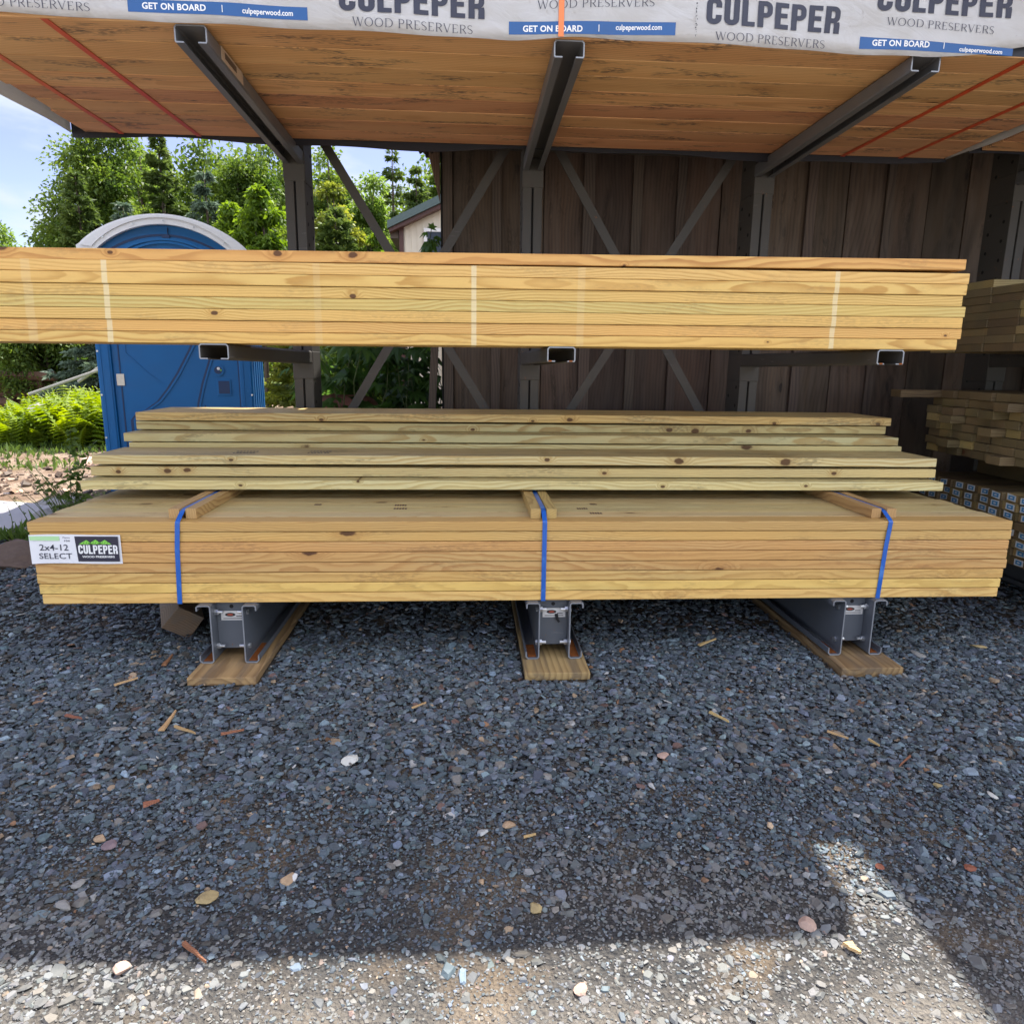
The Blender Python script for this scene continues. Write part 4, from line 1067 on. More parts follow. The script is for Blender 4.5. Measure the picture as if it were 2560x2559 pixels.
n1 = thing('wrapped_bundle', (5.6, 0.578, 2.162), 'neighbouring upper lumber bundle at the right edge, only its underside corner showing', 'lumber bundle', 'wrapped lumber bundles')
wrapped(n1, 4.045, 7.4, 0.0, 1.0, 2.163, 2.66, M['plank_under'], planks=7)
n2 = thing('wrapped_bundle', (6.0, 0.5, 2.70), 'tall white wrapped lumber stack over the neighbouring bundle, unseen and placed for its shade', 'lumber bundle', 'wrapped lumber bundles')
wrapped(n2, 3.30, 7.6, -0.38, 1.85, 2.705, 3.30, M['plank_under'], planks=7)  # unseen stack, pushed forward to shade the lower right
for gx in (3.5, 5.2, 7.0):
    MB().box(gx - 0.045, gx + 0.045, -0.08, 1.0, 2.665, 2.703).build('bearer', M['spacer'], n2)

# ------------------------------------------------------------------ right bay: tagged bundle, ragged pile, raised boards
nb = thing('lumber_bundle', (5.3, 0.578, 0.2575), 'dark bundle of boards with blue and white end tags at the right picture edge', 'lumber bundle', 'strapped lumber bundles')
rr = random.Random(21)
for k in range(8):
    for j in range(1, 13):
        x0 = 4.05 + rr.uniform(-0.010, 0.014)
        y0 = j * 0.0915
        z0 = 0.2575 + k * 0.0400
        bd = MB().box(x0, 6.6, y0, y0 + 0.0895, z0, z0 + 0.0385).build('board', M['pile_dark'] if rr.random() < 0.7 else M['pile'], nb, bevel=0.002)
        if j >= 3 and (k >= 5 or k in (0, 1) or rr.random() < 0.35):
            cy = y0 + 0.045 + rr.uniform(-0.01, 0.01); cz = z0 + 0.0195
            w, h, sk = 0.027, 0.0145, rr.uniform(-0.004, 0.004)
            t = MB().add([(x0 - 0.0012, cy - w, cz - h - sk), (x0 - 0.0012, cy + w, cz - h + sk), (x0 - 0.0012, cy + w, cz + h + sk), (x0 - 0.0012, cy - w, cz + h - sk)], [(0, 1, 2, 3)])
            t.mat = 1
            w, h = 0.0185, 0.0095
            t.add([(x0 - 0.0018, cy - w, cz - h), (x0 - 0.0018, cy + w, cz - h), (x0 - 0.0018, cy + w, cz + h), (x0 - 0.0018, cy - w, cz + h)], [(0, 1, 2, 3)])
            t.mat = 0
            n = 10
            t.add([(x0 - 0.0024, cy + 0.009 * math.cos(a), cz + 0.0035 * math.sin(a)) for a in [6.283 * q / n for q in range(n)]], [tuple(range(n))])
            t.build('end_tag', [M['tag_edge'], M['tag_blue']], bd, recalc=False)
for i in range(8):   # ragged pile on top of it
    for j in range(9):
        y0 = 0.30 + j * 0.0925 + rr.uniform(-0.006, 0.006)
        if i == 7 and j not in (7, 8) and rr.random() < 0.25: continue
        x0 = 4.02 + rr.uniform(-0.010, 0.020) - (0.07 if rr.random() < 0.10 else 0.0)
        if i == 7 and j == 8: x0 = 3.80
        z0 = 0.708 + i * 0.0400
        o = MB().box(x0, x0 + 2.4, y0, y0 + 0.0885, z0, z0 + 0.0380).build('pile_board', M['pile'] if rr.random() < 0.2 else M['pile_dark'], None, loc=(x0 + 1.2, y0 + 0.045, z0), bevel=0.002)
        if i == 7 and j == 8:
            tag(o, 'greenish board sticking out farthest from the ragged pile of uneven board ends', 'board', 'ragged pile of boards in the right bay')
        else:
            tag(o, 'board with its end showing in the ragged dark pile at the right edge', 'board', 'ragged pile of boards in the right bay')
for gx in (4.4, 5.4, 6.2):
    o = MB().box(gx - 0.045, gx + 0.045, 0.20, 1.15, 0.580, 0.7065).build('bearer', M['pile_dark'], None, loc=(gx, 0.65, 0.58), bevel=0.003)
    tag(o, 'dark bearer block between the tagged bundle and the ragged pile', 'bearer', 'bearers under the ragged pile')
for i in range(9):   # wide boards on the middle arms of the right bay
    for j in range(6):
        y0 = 0.006 + j * 0.1875 - 0.02
        if i == 8 and (j * 0.1875 < 0.70): continue
        x0 = 3.985 + rr.uniform(-0.006, 0.008)
        if i == 0: x0 -= 0.01
        z0 = 1.2155 + i * 0.0365
        o = MB().box(x0, x0 + 2.6, y0, y0 + 0.185, z0, z0 + 0.0358).build('wide_board', M['pile'] if (i == 8 or rr.random() < 0.35) else M['pile_dark'], None, loc=(x0 + 1.3, y0 + 0.09, z0), bevel=0.002)
        tag(o, 'wide board with end grain showing, raised on the arms beside the yellow stack', 'board', 'wide boards on the right middle arms')

# ------------------------------------------------------------------ dark barn behind the rack
barn = thing('barn', (4.5, 2.6, 0), 'dark brown board and batten barn with drooping ragged eave, behind the rack', 'barn')
WY = 1.80
m = MB()
r = random.Random(33)
x = 1.470
seams = []
while x < 9.0:
    w = r.uniform(0.20, 0.29)
    d = r.uniform(-0.006, 0.006)
    m.box(x + 0.0025, x + w - 0.0025, WY + d, WY + d + 0.025, 0.0, 2.62)
    seams.append(x + w)
    x += w
walls = []
for i in range(0, len(m.v), 8):
    q = MB(); q.v = m.v[i:i + 8]; q.f = [(0, 2, 3, 1), (4, 5, 7, 6), (0, 1, 5, 4), (2, 6, 7, 3), (0, 4, 6, 2), (1, 3, 7, 5)]; q.mi = [0] * 6
    q.build('wall_board', M['barn'], barn, bevel=0.002)
for i, s in enumerate(seams):
    if r.random() < 0.55 and abs(s - 2.4) > 0.1:
        w = r.uniform(0.022, 0.034)
        MB().box(s - w, s + w, WY - 0.030, WY - 0.008, 0.0, 2.60).build('batten', M['barn_trim'], barn, bevel=0.002)
MB().box(1.412, 1.468, WY - 0.034, WY + 0.12, 0.0, 2.60).build('corner_board', M['barn_trim'], barn, bevel=0.003)
MB().box(1.400, 1.4105, WY - 0.028, WY + 0.04, 0.0, 2.60).build('corner_edge', M['hole'], barn)
MB().box(1.44, 9.0, WY + 0.03, WY + 0.05, 0.0, 2.62).build('dark_backing', M['hole'], barn)  # near-black sheet keeping the gaps between wall boards dark
MB().box(1.402, 1.44, WY + 0.125, 5.0, 0.0, 2.62).build('side_wall', M['barn'], barn)
MB().add([(1.402, WY + 0.13, 2.621), (1.402, 5.0, 2.621), (1.402, 5.0, 3.55), (1.43, WY + 0.13, 2.621), (1.43, 5.0, 2.621), (1.43, 5.0, 3.55)], [(0, 1, 2), (5, 4, 3), (0, 3, 4, 1), (1, 4, 5, 2), (2, 5, 3, 0)]).build('gable', M['barn'], barn)
rf = MB()
rf.prism([(1.545, 2.44), (5.3, 3.75), (5.3, 3.83), (1.545, 2.52)], 'x', 1.10, 9.2)
rf.build('roof', M['ragged'], barn, bevel=0.004)
m = MB()
pts = [(1.150, 2.50), (1.150, 2.340), (1.175, 2.322), (1.185, 2.330), (1.195, 2.310), (1.205, 2.326), (1.225, 2.318), (1.240, 2.302), (1.252, 2.320), (1.270, 2.312), (1.278, 2.298), (1.295, 2.302), (1.312, 2.292), (1.322, 2.278), (1.338, 2.272), (1.352, 2.262), (1.362, 2.274), (1.385, 2.280), (1.410, 2.300), (1.410, 2.50)]
for k, (yy, dz) in enumerate(((1.66, 0.0), (1.72, 0.012), (1.79, -0.004))):
    m2 = MB().prism([(px_ + 0.006 * math.sin(k * 5 + i), pz_ + dz * (1 if pz_ < 2.4 else 0) + 0.006 * math.sin(i * 2.7 + k)) for i, (px_, pz_) in enumerate(pts)], 'y', yy, yy + 0.03)
    m2.build('ragged_eave', M['ragged'], barn)
MB().prism([(1.338, 2.50), (1.338, 2.262), (1.352, 2.21), (1.370, 2.13), (1.388, 2.06), (1.398, 2.02), (1.3995, 2.50)], 'y', 1.735, 1.775).build('eave_bracket', M['barn_light'], barn, bevel=0.002)

pl = MB()
pl.add([(1.278, 1.66, 0.0), (1.322, 1.66, 0.0), (1.322, 1.70, 0.0), (1.278, 1.70, 0.0), (1.364, 1.72, 1.72), (1.408, 1.72, 1.72), (1.408, 1.76, 1.72), (1.364, 1.76, 1.72)], [(3, 2, 1, 0), (4, 5, 6, 7), (0, 1, 5, 4), (1, 2, 6, 5), (2, 3, 7, 6), (3, 0, 4, 7)])
tag(pl.build('leaning_plank', M['barn_trim'], None, loc=(1.3, 1.69, 0), bevel=0.003), 'dark narrow plank leaning against the barn corner beside the creeper', 'plank')

# ------------------------------------------------------------------ portable toilet
toil = thing('portable_toilet', (-0.76, 3.26, 0.0), 'blue portable toilet with white arched roof standing behind the left of the rack', 'portable toilet')
TA = math.radians(11)
def tp(u, d, z):   # u along the front from its left corner, d depth
    return (-1.285 + u * math.cos(TA) - d * math.sin(TA), 3.15 + u * math.sin(TA) + d * math.cos(TA), z)
TW, TD = 1.125, 1.18
def tbox(mb, u0, u1, d0, d1, z0, z1):
    return mb.box(u0, u1, d0, d1, z0, z1, fn=lambda p: tp(*p))
tbox(MB(), 0.03, TW - 0.03, 0.045, TD - 0.03, 0.10, 1.93).build('body', M['blue_plastic'], toil, bevel=0.01)
tbox(MB(), -0.03, TW + 0.03, -0.04, TD + 0.03, 0.0, 0.10).build('base', M['hole'], toil, bevel=0.01)
for (u0, u1) in ((0.0, 0.105), (TW - 0.105, TW)):
    m = MB(); tbox(m, u0, u1, 0.0, 0.07, 0.10, 1.95)
    cp = m.build('corner_post', M['blue_plastic'], toil, bevel=0.014)
    g = MB()
    for uu in (u0 + 0.030, u1 - 0.022):
        tbox(g, uu, uu + 0.006, -0.004, 0.0, 0.12, 1.93)
    g.build('moulded_rib', M['blue_plastic'], cp, bevel=0.002)
    for q in range(6):
        zc = 0.2 + 0.33 * q; uu = u0 + (0.014 if u0 == 0 else 0.09)
        MB().cyl(tp(uu, -0.001, zc), tp(uu, -0.005, zc), 0.008, n=8).build('rivet', M['rivet'], cp)
door = tbox(MB(), 0.150, 1.020, 0.018, 0.050, 0.13, 1.88).build('door', M['blue_plastic'], toil, bevel=0.008)
tbox(MB(), 0.105, 0.150, 0.022, 0.050, 0.11, 1.93).build('door_jamb', M['blue_plastic'], toil, bevel=0.004)
tbox(MB(), 1.020, TW - 0.105, 0.022, 0.050, 0.11, 1.93).build('door_jamb', M['blue_plastic'], toil, bevel=0.004)
g = MB(); tbox(g, 0.150, 0.158, 0.0135, 0.0175, 0.13, 1.88); g.build('door_gap', M['blue_groove'], toil)
g = MB(); tbox(g, 1.012, 1.020, 0.0135, 0.0175, 0.13, 1.88); g.build('door_gap', M['blue_groove'], toil)
def ridge(pts, w, mat, d=0.006, name='moulded_ridge'):
    Lp, Rp = stroke(pts, w)
    mb = MB()
    n = len(Lp)
    for i in range(n - 1):
        q = [Lp[i], Lp[i + 1], Rp[i + 1], Rp[i]]
        c = [tp(p.x, 0.0175 - d, p.y) for p in q]; b_ = [tp(p.x, 0.0185, p.y) for p in q]
        mb.add(c + b_, [(0, 1, 2, 3), (0, 4, 5, 1), (2, 6, 7, 3)])
    return mb.build(name, mat, door)
# the swept S line and panel lines on the door
sw = [(0.205, 0.12), (0.205, 0.66), (0.235, 0.70), (0.31, 0.735), (0.40, 0.80), (0.48, 0.90), (0.56, 1.02), (0.66, 1.20), (0.74, 1.36), (0.80, 1.50), (0.83, 1.7)]
ridge(sw, 0.020, M['blue_groove'], 0.001, 'door_groove')
ridge([(u + 0.019, z + 0.006) for u, z in sw], 0.014, M['blue_plastic'], 0.008)
sw2 = [(0.62, 0.12), (0.66, 0.55), (0.70, 0.80), (0.74, 0.95), (0.80, 1.12), (0.86, 1.26), (0.90, 1.40)]
ridge(sw2, 0.015, M['blue_groove'], 0.001, 'door_groove')
ridge([(u + 0.016, z) for u, z in sw2], 0.013, M['blue_plastic'], 0.008)
ridge([(0.205, 1.75), (0.205, 1.18), (0.36, 1.02), (0.44, 0.96)], 0.006, M['blue_plastic'], 0.005)
ridge([(0.72, 0.62), (0.75, 0.78)], 0.008, M['blue_groove'], 0.001, 'door_groove')
g = MB(); tbox(g, 0.055 + 0.07, 0.055 + 0.125, 0.010, 0.016, 0.93, 1.02)
hg = g.build('hinge', M['hinge'], door, bevel=0.002)
g = MB(); tbox(g, 0.125, 0.18, 0.010, 0.016, 0.30, 0.39); g.build('hinge', M['hinge'], door, bevel=0.002)
g = MB(); tbox(g, 0.125, 0.18, 0.010, 0.016, 1.58, 1.67); g.build('hinge', M['hinge'], door, bevel=0.002)
g = MB(); tbox(g, 0.845, 0.955, 0.010, 0.0165, 0.855, 0.985); hp = g.build('handle_frame', M['blue_plastic'], door, bevel=0.006)
g = MB(); tbox(g, 0.860, 0.942, 0.0075, 0.0095, 0.870, 0.970); g.build('handle_recess', M['blue_groove'], hp)
g = MB(); tbox(g, 1.02, 1.06, 0.012, 0.020, 0.88, 1.04); g.build('latch_plate', M['blue_groove'], door, bevel=0.012)
g = MB(); tbox(g, 0.985, 1.015, 0.008, 0.0165, 0.70, 0.76); g.build('lock_plate', M['hinge'], door, bevel=0.003)
g = MB(); g.cyl(tp(0.865, 0.016, 1.055), tp(0.865, 0.008, 1.055), 0.045, n=24); dl = g.build('occupancy_dial', M['blue_plastic'], door)
g = MB(); g.cyl(tp(0.865, 0.0075, 1.055), tp(0.865, 0.0060, 1.055), 0.030, n=20); g.build('dial_face', M['blue_groove'], dl)
g = MB(); g.cyl(tp(0.868, 0.0055, 1.067), tp(0.868, 0.0045, 1.067), 0.012, n=12); g.build('dial_mark', M['white_print'], dl)
g = MB(); g.cyl(tp(0.885, 0.0055, 1.055), tp(0.885, 0.0045, 1.055), 0.006, n=10); g.build('dial_mark', M['green'], dl)
# vented right side
for q in range(5):
    dd = 0.20 + 0.19 * q
    g = MB(); tbox(g, TW - 0.03, TW - 0.004, dd, dd + 0.085, 0.13, 1.90)
    g.build('side_rib', M['blue_plastic'], toil, bevel=0.012)
# arched transom and white roof
def archz(u, base, rise, half, cu): return base + rise * max(0.0, 1 - ((u - cu) / half) ** 2) ** 0.86
CU = TW / 2
us = [TW * i / 36 for i in range(37)]
poly = [(u, archz(u, 1.90, 0.225, CU + 0.001, CU)) for u in us]
def uprism(mb, poly, d0, d1):
    n = len(poly)
    vs = [tp(u, d0, z) for u, z in poly] + [tp(u, d1, z) for u, z in poly]
    return mb.add(vs, [tuple(range(n)), tuple(range(2 * n - 1, n - 1, -1))] + [(i, i + n, (i + 1) % n + n, (i + 1) % n) for i in range(n)])
tr = uprism(MB(), [(0.0, 1.885)] + poly + [(TW, 1.885)], 0.02, TD - 0.02).build('transom', M['blue_plastic'], toil)
for (sc, mt, nm, dd) in ((0.82, 'blue_groove', 'transom_groove', 0.0165), (0.68, 'blue_plastic', 'transom_ridge', 0.004), (0.58, 'blue_plastic', 'transom_ridge', 0.004)):
    pts = [(CU + (CU) * sc * (i / 20.0 - 1), archz(CU + CU * (i / 20.0 - 1), 1.875, 0.225 * sc * 0.98, CU + 0.001, CU)) for i in range(41)]
    Lp, Rp = stroke(pts, 0.016)
    g = MB()
    for i in range(40):
        q = [Lp[i], Lp[i + 1], Rp[i + 1], Rp[i]]
        g.add([tp(p.x, dd, p.y) for p in q] + [tp(p.x, 0.0198, p.y) for p in q], [(0, 1, 2, 3), (0, 4, 5, 1), (2, 6, 7, 3)])
    g.build(nm, M[mt], tr)
g = MB(); tbox(g, CU + 0.012, CU + 0.016, 0.008, 0.0198, 2.02, 2.11); g.build('seam', M['blue_groove'], tr)
g = MB(); tbox(g, CU - 0.028, CU + 0.026, 0.006, 0.0198, 2.035, 2.055); g.build('seam_clip', M['blue_groove'], tr)
g = MB()
outer = [(CU + (CU + 0.022) * (i / 30.0 - 1), archz(CU + (CU + 0.022) * (i / 30.0 - 1), 1.962, 0.238, CU + 0.024, CU)) for i in range(61)]
inner = [(CU + (CU - 0.060) * (i / 30.0 - 1), archz(CU + (CU - 0.060) * (i / 30.0 - 1), 1.895, 0.232, CU - 0.058, CU)) for i in range(61)]
ring = [(-0.045, 1.885), (-0.045, 1.952), (0.0 - 0.028, 1.956)] + outer + [(TW + 0.045, 1.952), (TW + 0.045, 1.885), (TW - 0.062, 1.885)] + inner[::-1] + [(0.062, 1.885)]
n = len(ring)
# front fascia as quads between outer and inner lines
def fasc(d0, d1, out, inn):
    mb = MB()
    k = len(out)
    for i in range(k - 1):
        a, b_, c, e = out[i], out[i + 1], inn[i + 1], inn[i]
        mb.add([tp(p[0], d0, p[1]) for p in (a, b_, c, e)] + [tp(p[0], d1, p[1]) for p in (a, b_, c, e)], [(0, 1, 2, 3), (7, 6, 5, 4), (0, 4, 5, 1), (2, 6, 7, 3)])
    return mb
o1 = [(-0.045, 1.95)] + outer + [(TW + 0.045, 1.95)]
i1 = [(-0.045, 1.885)] + inner + [(TW + 0.045, 1.885)]
roof = fasc(-0.030, TD + 0.03, o1, [(u, z + 0.05) for u, z in i1]).build('roof', M['white_plastic'], toil)
fasc(-0.030, 0.018, [(u, z + 0.05) for u, z in i1], i1).build('roof_fascia', M['white_plastic'], toil)
o2 = [(CU + (u - CU) * 0.985, z - 0.012) for u, z in outer]; i2 = [(u, z + 0.045) for u, z in inner]
fasc(-0.040, -0.0305, o2, i2).build('roof_lip', M['white_plastic'], toil, bevel=0.0)
for i in (6, 18, 30, 42, 54):
    a, c = outer[i], inner[i]; pu, pz = a[0] * 0.30 + c[0] * 0.70, a[1] * 0.30 + c[1] * 0.70
    MB().cyl(tp(pu, -0.041, pz), tp(pu, -0.045, pz), 0.007, n=8).build('rivet', M['rivet'], roof)

# ------------------------------------------------------------------ cream shed
shed = thing('shed', (2.2, 10, 0), 'cream sided shed with green metal roof seen between the trees and the barn', 'shed')
SZ = lambda x: 3.02 + (x - 0.62) * 0.47
MB().prism([(0.62, 0), (2.6, 0), (2.6, SZ(2.6)), (0.62, SZ(0.62))], 'y', 8.0, 14.0).build('wall', M['siding'], shed)
m = MB()
for q in range(24):
    x = 0.66 + q * 0.08
    m.prism([(x, 0.1), (x + 0.010, 0.1), (x + 0.010, SZ(x) - 0.03), (x, SZ(x) - 0.03)], 'y', 7.988, 7.999)
m.build('siding_ribs', M['siding'], shed)
MB().box(0.585, 0.645, 7.97, 8.05, 0, 3.0).build('corner_trim', M['trim_brown'], shed)
rfm = MB()
rfm.prism([(0.44, SZ(0.44) + 0.0), (2.8, SZ(2.8) + 0.0), (2.8, SZ(2.8) + 0.13), (0.44, SZ(0.44) + 0.10)], 'y', 7.80, 14.2)
rfo = rfm.build('roof', M['roof_green'], shed)
m = MB(); m.prism([(0.46, SZ(0.46) - 0.055), (2.8, SZ(2.8) - 0.055), (2.8, SZ(2.8) - 0.004), (0.46, SZ(0.46) - 0.004)], 'y', 7.84, 7.99)
m.build('rake_trim', M['trim_brown'], shed)
MB().box(0.46, 0.575, 7.99, 14.1, SZ(0.44) - 0.10, SZ(0.44) - 0.012).build('soffit', M['soffit'], shed)
win = MB().box(0.935, 1.90, 7.955, 7.985, 2.60, 2.98)
wf = MB()
for (a, b_, c, d) in ((0.93, 1.9, 2.93, 2.975), (0.93, 1.9, 2.55, 2.595), (0.93, 0.975, 2.595, 2.93), (1.855, 1.9, 2.595, 2.93)):
    wf.box(a, b_, 7.955, 7.987, c, d)
wfo = wf.build('window_frame', M['white_trim'], shed)
MB().box(0.975, 1.855, 7.970, 7.984, 2.595, 2.93).build('pane', M['glass'], wfo)

# ------------------------------------------------------------------ trees and plants
def quads_mesh(name, V, mat, parent, tint, k=4):
    """V: (n,k,3) leaf polygons as one mesh with a per-leaf tint."""
    n = len(V)
    org = origin_of(parent) if parent is not None else Vector((0, 0, 0))
    V = V - np.array(org)[None, None]
    me = bpy.data.meshes.new(name)
    me.vertices.add(n * k); me.loops.add(n * k); me.polygons.add(n)
    me.vertices.foreach_set('co', V.reshape(-1).astype(np.float32))
    me.loops.foreach_set('vertex_index', np.arange(n * k, dtype=np.int32))
    me.polygons.foreach_set('loop_start', np.arange(n, dtype=np.int32) * k)
    me.polygons.foreach_set('loop_total', np.full(n, k, np.int32))
    a = me.attributes.new('tint', 'FLOAT', 'POINT')
    a.data.foreach_set('value', np.repeat(tint, k).astype(np.float32))
    me.materials.append(mat)
    me.update(calc_edges=True)
    o = bpy.data.objects.new(name, me)
    COL.objects.link(o)
    if parent is not None: o.parent = parent
    return o

def unit(a): return a / np.maximum(np.linalg.norm(a, axis=-1, keepdims=True), 1e-9)

def leaves(r, P, D, length, width, droop=0.25, curl=0.25):
    """Pointed leaf quads at P growing along D."""
    n = len(P)
    D = unit(D + r.normal(0, 0.45, (n, 3)))
    N = unit(r.normal(0, 1, (n, 3)) + np.array([0, 0, 0.9]))
    S = unit(np.cross(D, N)); N = np.cross(S, D)
    L = (length * np.exp(r.normal(0, 0.25, n)))[:, None]; W = (width * np.exp(r.normal(0, 0.2, n)))[:, None]
    tip = P + D * L + np.array([0, 0, -1.0]) * L * droop
    mid = P + D * L * 0.45
    up = N * W * curl
    return np.stack([P, mid + S * W * 0.5 + up, tip, mid - S * W * 0.5 + up], 1)

def broadleaf(name, x, y, top, hw, label, mat, seed, z0=0.0, base=0.12, nclump=46, per=210, leaf=0.11, open_=0.55, cat='tree', group='trees beyond the yard', lean=0.0, shape=0.75, limbs=True):
    r = np.random.default_rng(seed)
    t = thing(name, (x, y, ground_z(x, y)), label, cat, group)
    H = top - ground_z(x, y); gz = ground_z(x, y)
    c0 = gz + H * (base + (1 - base) * 0.5); hz = H * (1 - base) * 0.5
    u = unit(r.normal(0, 1, (nclump, 3)))
    rad = r.uniform(0.35, 1.0, (nclump, 1)) ** 0.6
    C = u * rad
    taper = np.clip(1.15 - shape * (C[:, 2:3] * 0.5 + 0.5), 0.25, 1.15)
    C = C * np.concatenate([taper, taper, np.ones_like(taper)], 1)
    C = C * np.array([hw * 0.92, hw * 0.92, hz * 0.93]) + np.array([x, y, c0])
    C[:, 0] += lean * (C[:, 2] - gz) / H
    cs = hw * r.uniform(0.20, 0.38, nclump)
    P, D, T = [], [], []
    for i in range(nclump):
        k = int(2.9 * per * r.uniform(0.5, 1.4))
        q = unit(r.normal(0, 1, (k, 3))) * (r.uniform(0.05, 1, (k, 1)) ** 0.75) * cs[i] * np.array([1.25, 1.25, 0.8])
        q[:, 2] -= 0.25 * (q[:, 0] ** 2 + q[:, 1] ** 2) / cs[i]
        P.append(C[i] + q); D.append(q / cs[i] + np.array([0, 0, 0.2])); T.append(np.clip(r.normal(0.5, 0.22, k) + r.normal(0, 0.15), 0, 1))
    P = np.concatenate(P); D = np.concatenate(D); T = np.concatenate(T)
    quads_mesh('crown', leaves(r, P, D, leaf * 0.72, leaf * 0.46), mat, t, T)
    m = MB()
    rt = max(0.03, H * 0.014)
    trunk = [(x + lean * f * 0.7 + 0.05 * math.sin(f * 5 + seed), y, gz - 0.05 + (H * 0.92) * f) for f in np.linspace(0, 1, 8)]
    m.tube(trunk, [rt * (1 - 0.85 * f) for f in np.linspace(0, 1, 8)])
    if limbs:
        for i in range(0, nclump, 2):
            f = np.clip((C[i, 2] - gz) / H - 0.12, 0.12, 0.85)
            j = f * 7; a = int(j); b0 = Vector(trunk[a]).lerp(Vector(trunk[min(a + 1, 7)]), j - a)
            e = Vector(C[i]); mid = b0.lerp(e, 0.5) + Vector((0, 0, -0.04 * H * 0.3))
            m.tube([b0, mid, e], [rt * 0.34, rt * 0.22, rt * 0.08], 5)
    m.build('trunk', M['bark'], t, smooth=True)
    return t

def conifer(name, x, y, top, hw, label, mat, seed, dens=1.0, group='trees beyond the yard', sparse_top=0.0, up=0.0, base=0.02):
    r = np.random.default_rng(seed)
    gz = ground_z(x, y)
    t = thing(name, (x, y, gz), label, 'tree', group)
    H = top - gz
    P, D, T = [], [], []
    nw = int(H * 7 * dens)
    m = MB()
    m.tube([(x, y, gz - 0.05), (x + 0.02, y, gz + H * 0.5), (x, y, gz + H)], [H * 0.016, H * 0.010, 0.006])
    for i in range(nw):
        f = base + (1 - base) * (i + r.uniform(0, 1)) / nw
        if sparse_top and f > 1 - sparse_top and r.uniform() < 0.65: keep = 0.25
        else: keep = 1.0
        R = 1.4 * hw * (1 - f) ** 0.8 * r.uniform(0.75, 1.15) + 0.05
        nb = r.integers(4, 7)
        for b in range(nb):
            a = r.uniform(0, 6.283)
            d = np.array([math.cos(a), math.sin(a), 0.15 - 0.35 * (1 - f) + up])
            L = R * r.uniform(0.7, 1.1)
            if b % 3 == 0: m.tube([(x, y, gz + H * f), (x + d[0] * L * 0.9, y + d[1] * L * 0.9, gz + H * f + d[2] * L * 0.9)], [0.012, 0.004], 4)
            k = max(4, int(keep * 95 * dens * (0.25 + L / max(hw, 0.2))))
            s = r.uniform(0.12, 1, k) ** 0.7
            side = np.array([-d[1], d[0], 0])
            w = r.normal(0, 1, k) * (0.16 * L * (1.1 - s)) + r.normal(0, 0.015, k)
            q = np.array([x, y, gz + H * f]) + s[:, None] * L * d[None] + w[:, None] * side[None]
            q[:, 2] += -0.10 * L * s ** 2 + 0.10 * L * np.maximum(0, s - 0.75) * 2 + r.normal(0, 0.02, k)
            P.append(q); D.append(d[None] * 0.9 + np.sign(w)[:, None] * side[None] * 0.8 + np.array([0, 0, -0.1])); T.append(np.clip(0.25 + 0.6 * s + r.normal(0, 0.15, k), 0, 1))
    P = np.concatenate(P); D = np.concatenate(D); T = np.concatenate(T)
    quads_mesh('crown', leaves(r, P, D, 0.105, 0.042, 0.15, 0.1), mat, t, T)
    m.build('trunk', M['bark'], t, smooth=True)
    return t

broadleaf('leafy_tree', -6.9, 14.5, 6.35, 1.55, 'large open branched green tree at the left, rising under the bundle corner', M['leaf_mid'], 1, nclump=95, per=190, leaf=0.115, base=0.05, lean=0.5, shape=0.55)
broadleaf('leafy_tree', -7.3, 18.5, 7.25, 0.95, 'thin airy green tree with sky showing through, behind the large left tree', M['leaf_light'], 2, nclump=52, per=95, leaf=0.12, base=0.1, shape=0.4)
broadleaf('leafy_tree', -12.9, 21.0, 5.6, 1.3, 'light green bushy tree at the far left edge below the clouds', M['leaf_light'], 3, nclump=40, per=170, leaf=0.13, base=0.0)
conifer('conifer', -5.15, 14.4, 6.0, 0.72, 'tall dark conifer right behind the toilet roof', M['needle'], 4, 1.25, up=0.25)
conifer('conifer', -6.0, 12.5, 4.6, 0.70, 'dark conifer left of the toilet roof, in front of the large tree', M['needle'], 5, 1.2, up=0.2)
conifer('spruce', -3.40, 12.0, 4.62, 0.62, 'small blue green spruce with tiered branches right of the toilet', M['needle_blue'], 6, 1.1)
conifer('spruce', -4.85, 11.8, 3.95, 0.50, 'short grey green spruce beside the tall dark conifer', M['needle_blue'], 7, 1.1)
broadleaf('leafy_tree', -4.35, 17.5, 6.75, 1.35, 'dense mid green tree filling the gap left of the leftmost post', M['leaf_mid'], 8, nclump=80, per=190, leaf=0.125, base=0.05, shape=0.35)
broadleaf('maple_sapling', -2.62, 11.0, 4.05, 0.42, 'bright green sapling left of the leftmost post', M['leaf_bright'], 9, nclump=30, per=120, leaf=0.12, base=0.38, cat='sapling', shape=0.6)
broadleaf('maple_sapling', -1.75, 9.6, 3.85, 0.48, 'bright leafy sapling close beside the leftmost post', M['leaf_bright'], 10, nclump=34, per=90, leaf=0.125, base=0.40, cat='sapling', shape=0.5)
broadleaf('leafy_tree', -2.15, 18.0, 7.15, 0.95, 'tall dark green tree showing above the right of the leftmost post', M['leaf_mid'], 12, nclump=60, per=190, leaf=0.12, base=0.1, shape=0.4)
broadleaf('leafy_tree', -0.98, 12.0, 4.65, 0.62, 'yellow green mounded tree between the post and the brace', M['leaf_yellow'], 13, nclump=52, per=190, leaf=0.10, base=0.0, shape=0.4)
conifer('conifer', -0.72, 10.4, 3.65, 0.72, 'dark rounded cedar low between the post and the brace', M['needle'], 14, 1.4, up=0.35)
conifer('conifer', -1.05, 9.2, 2.6, 0.65, 'yellow tipped low cedar bush beside the leftmost post', M['leaf_yellow'], 15, 1.3, up=0.35)
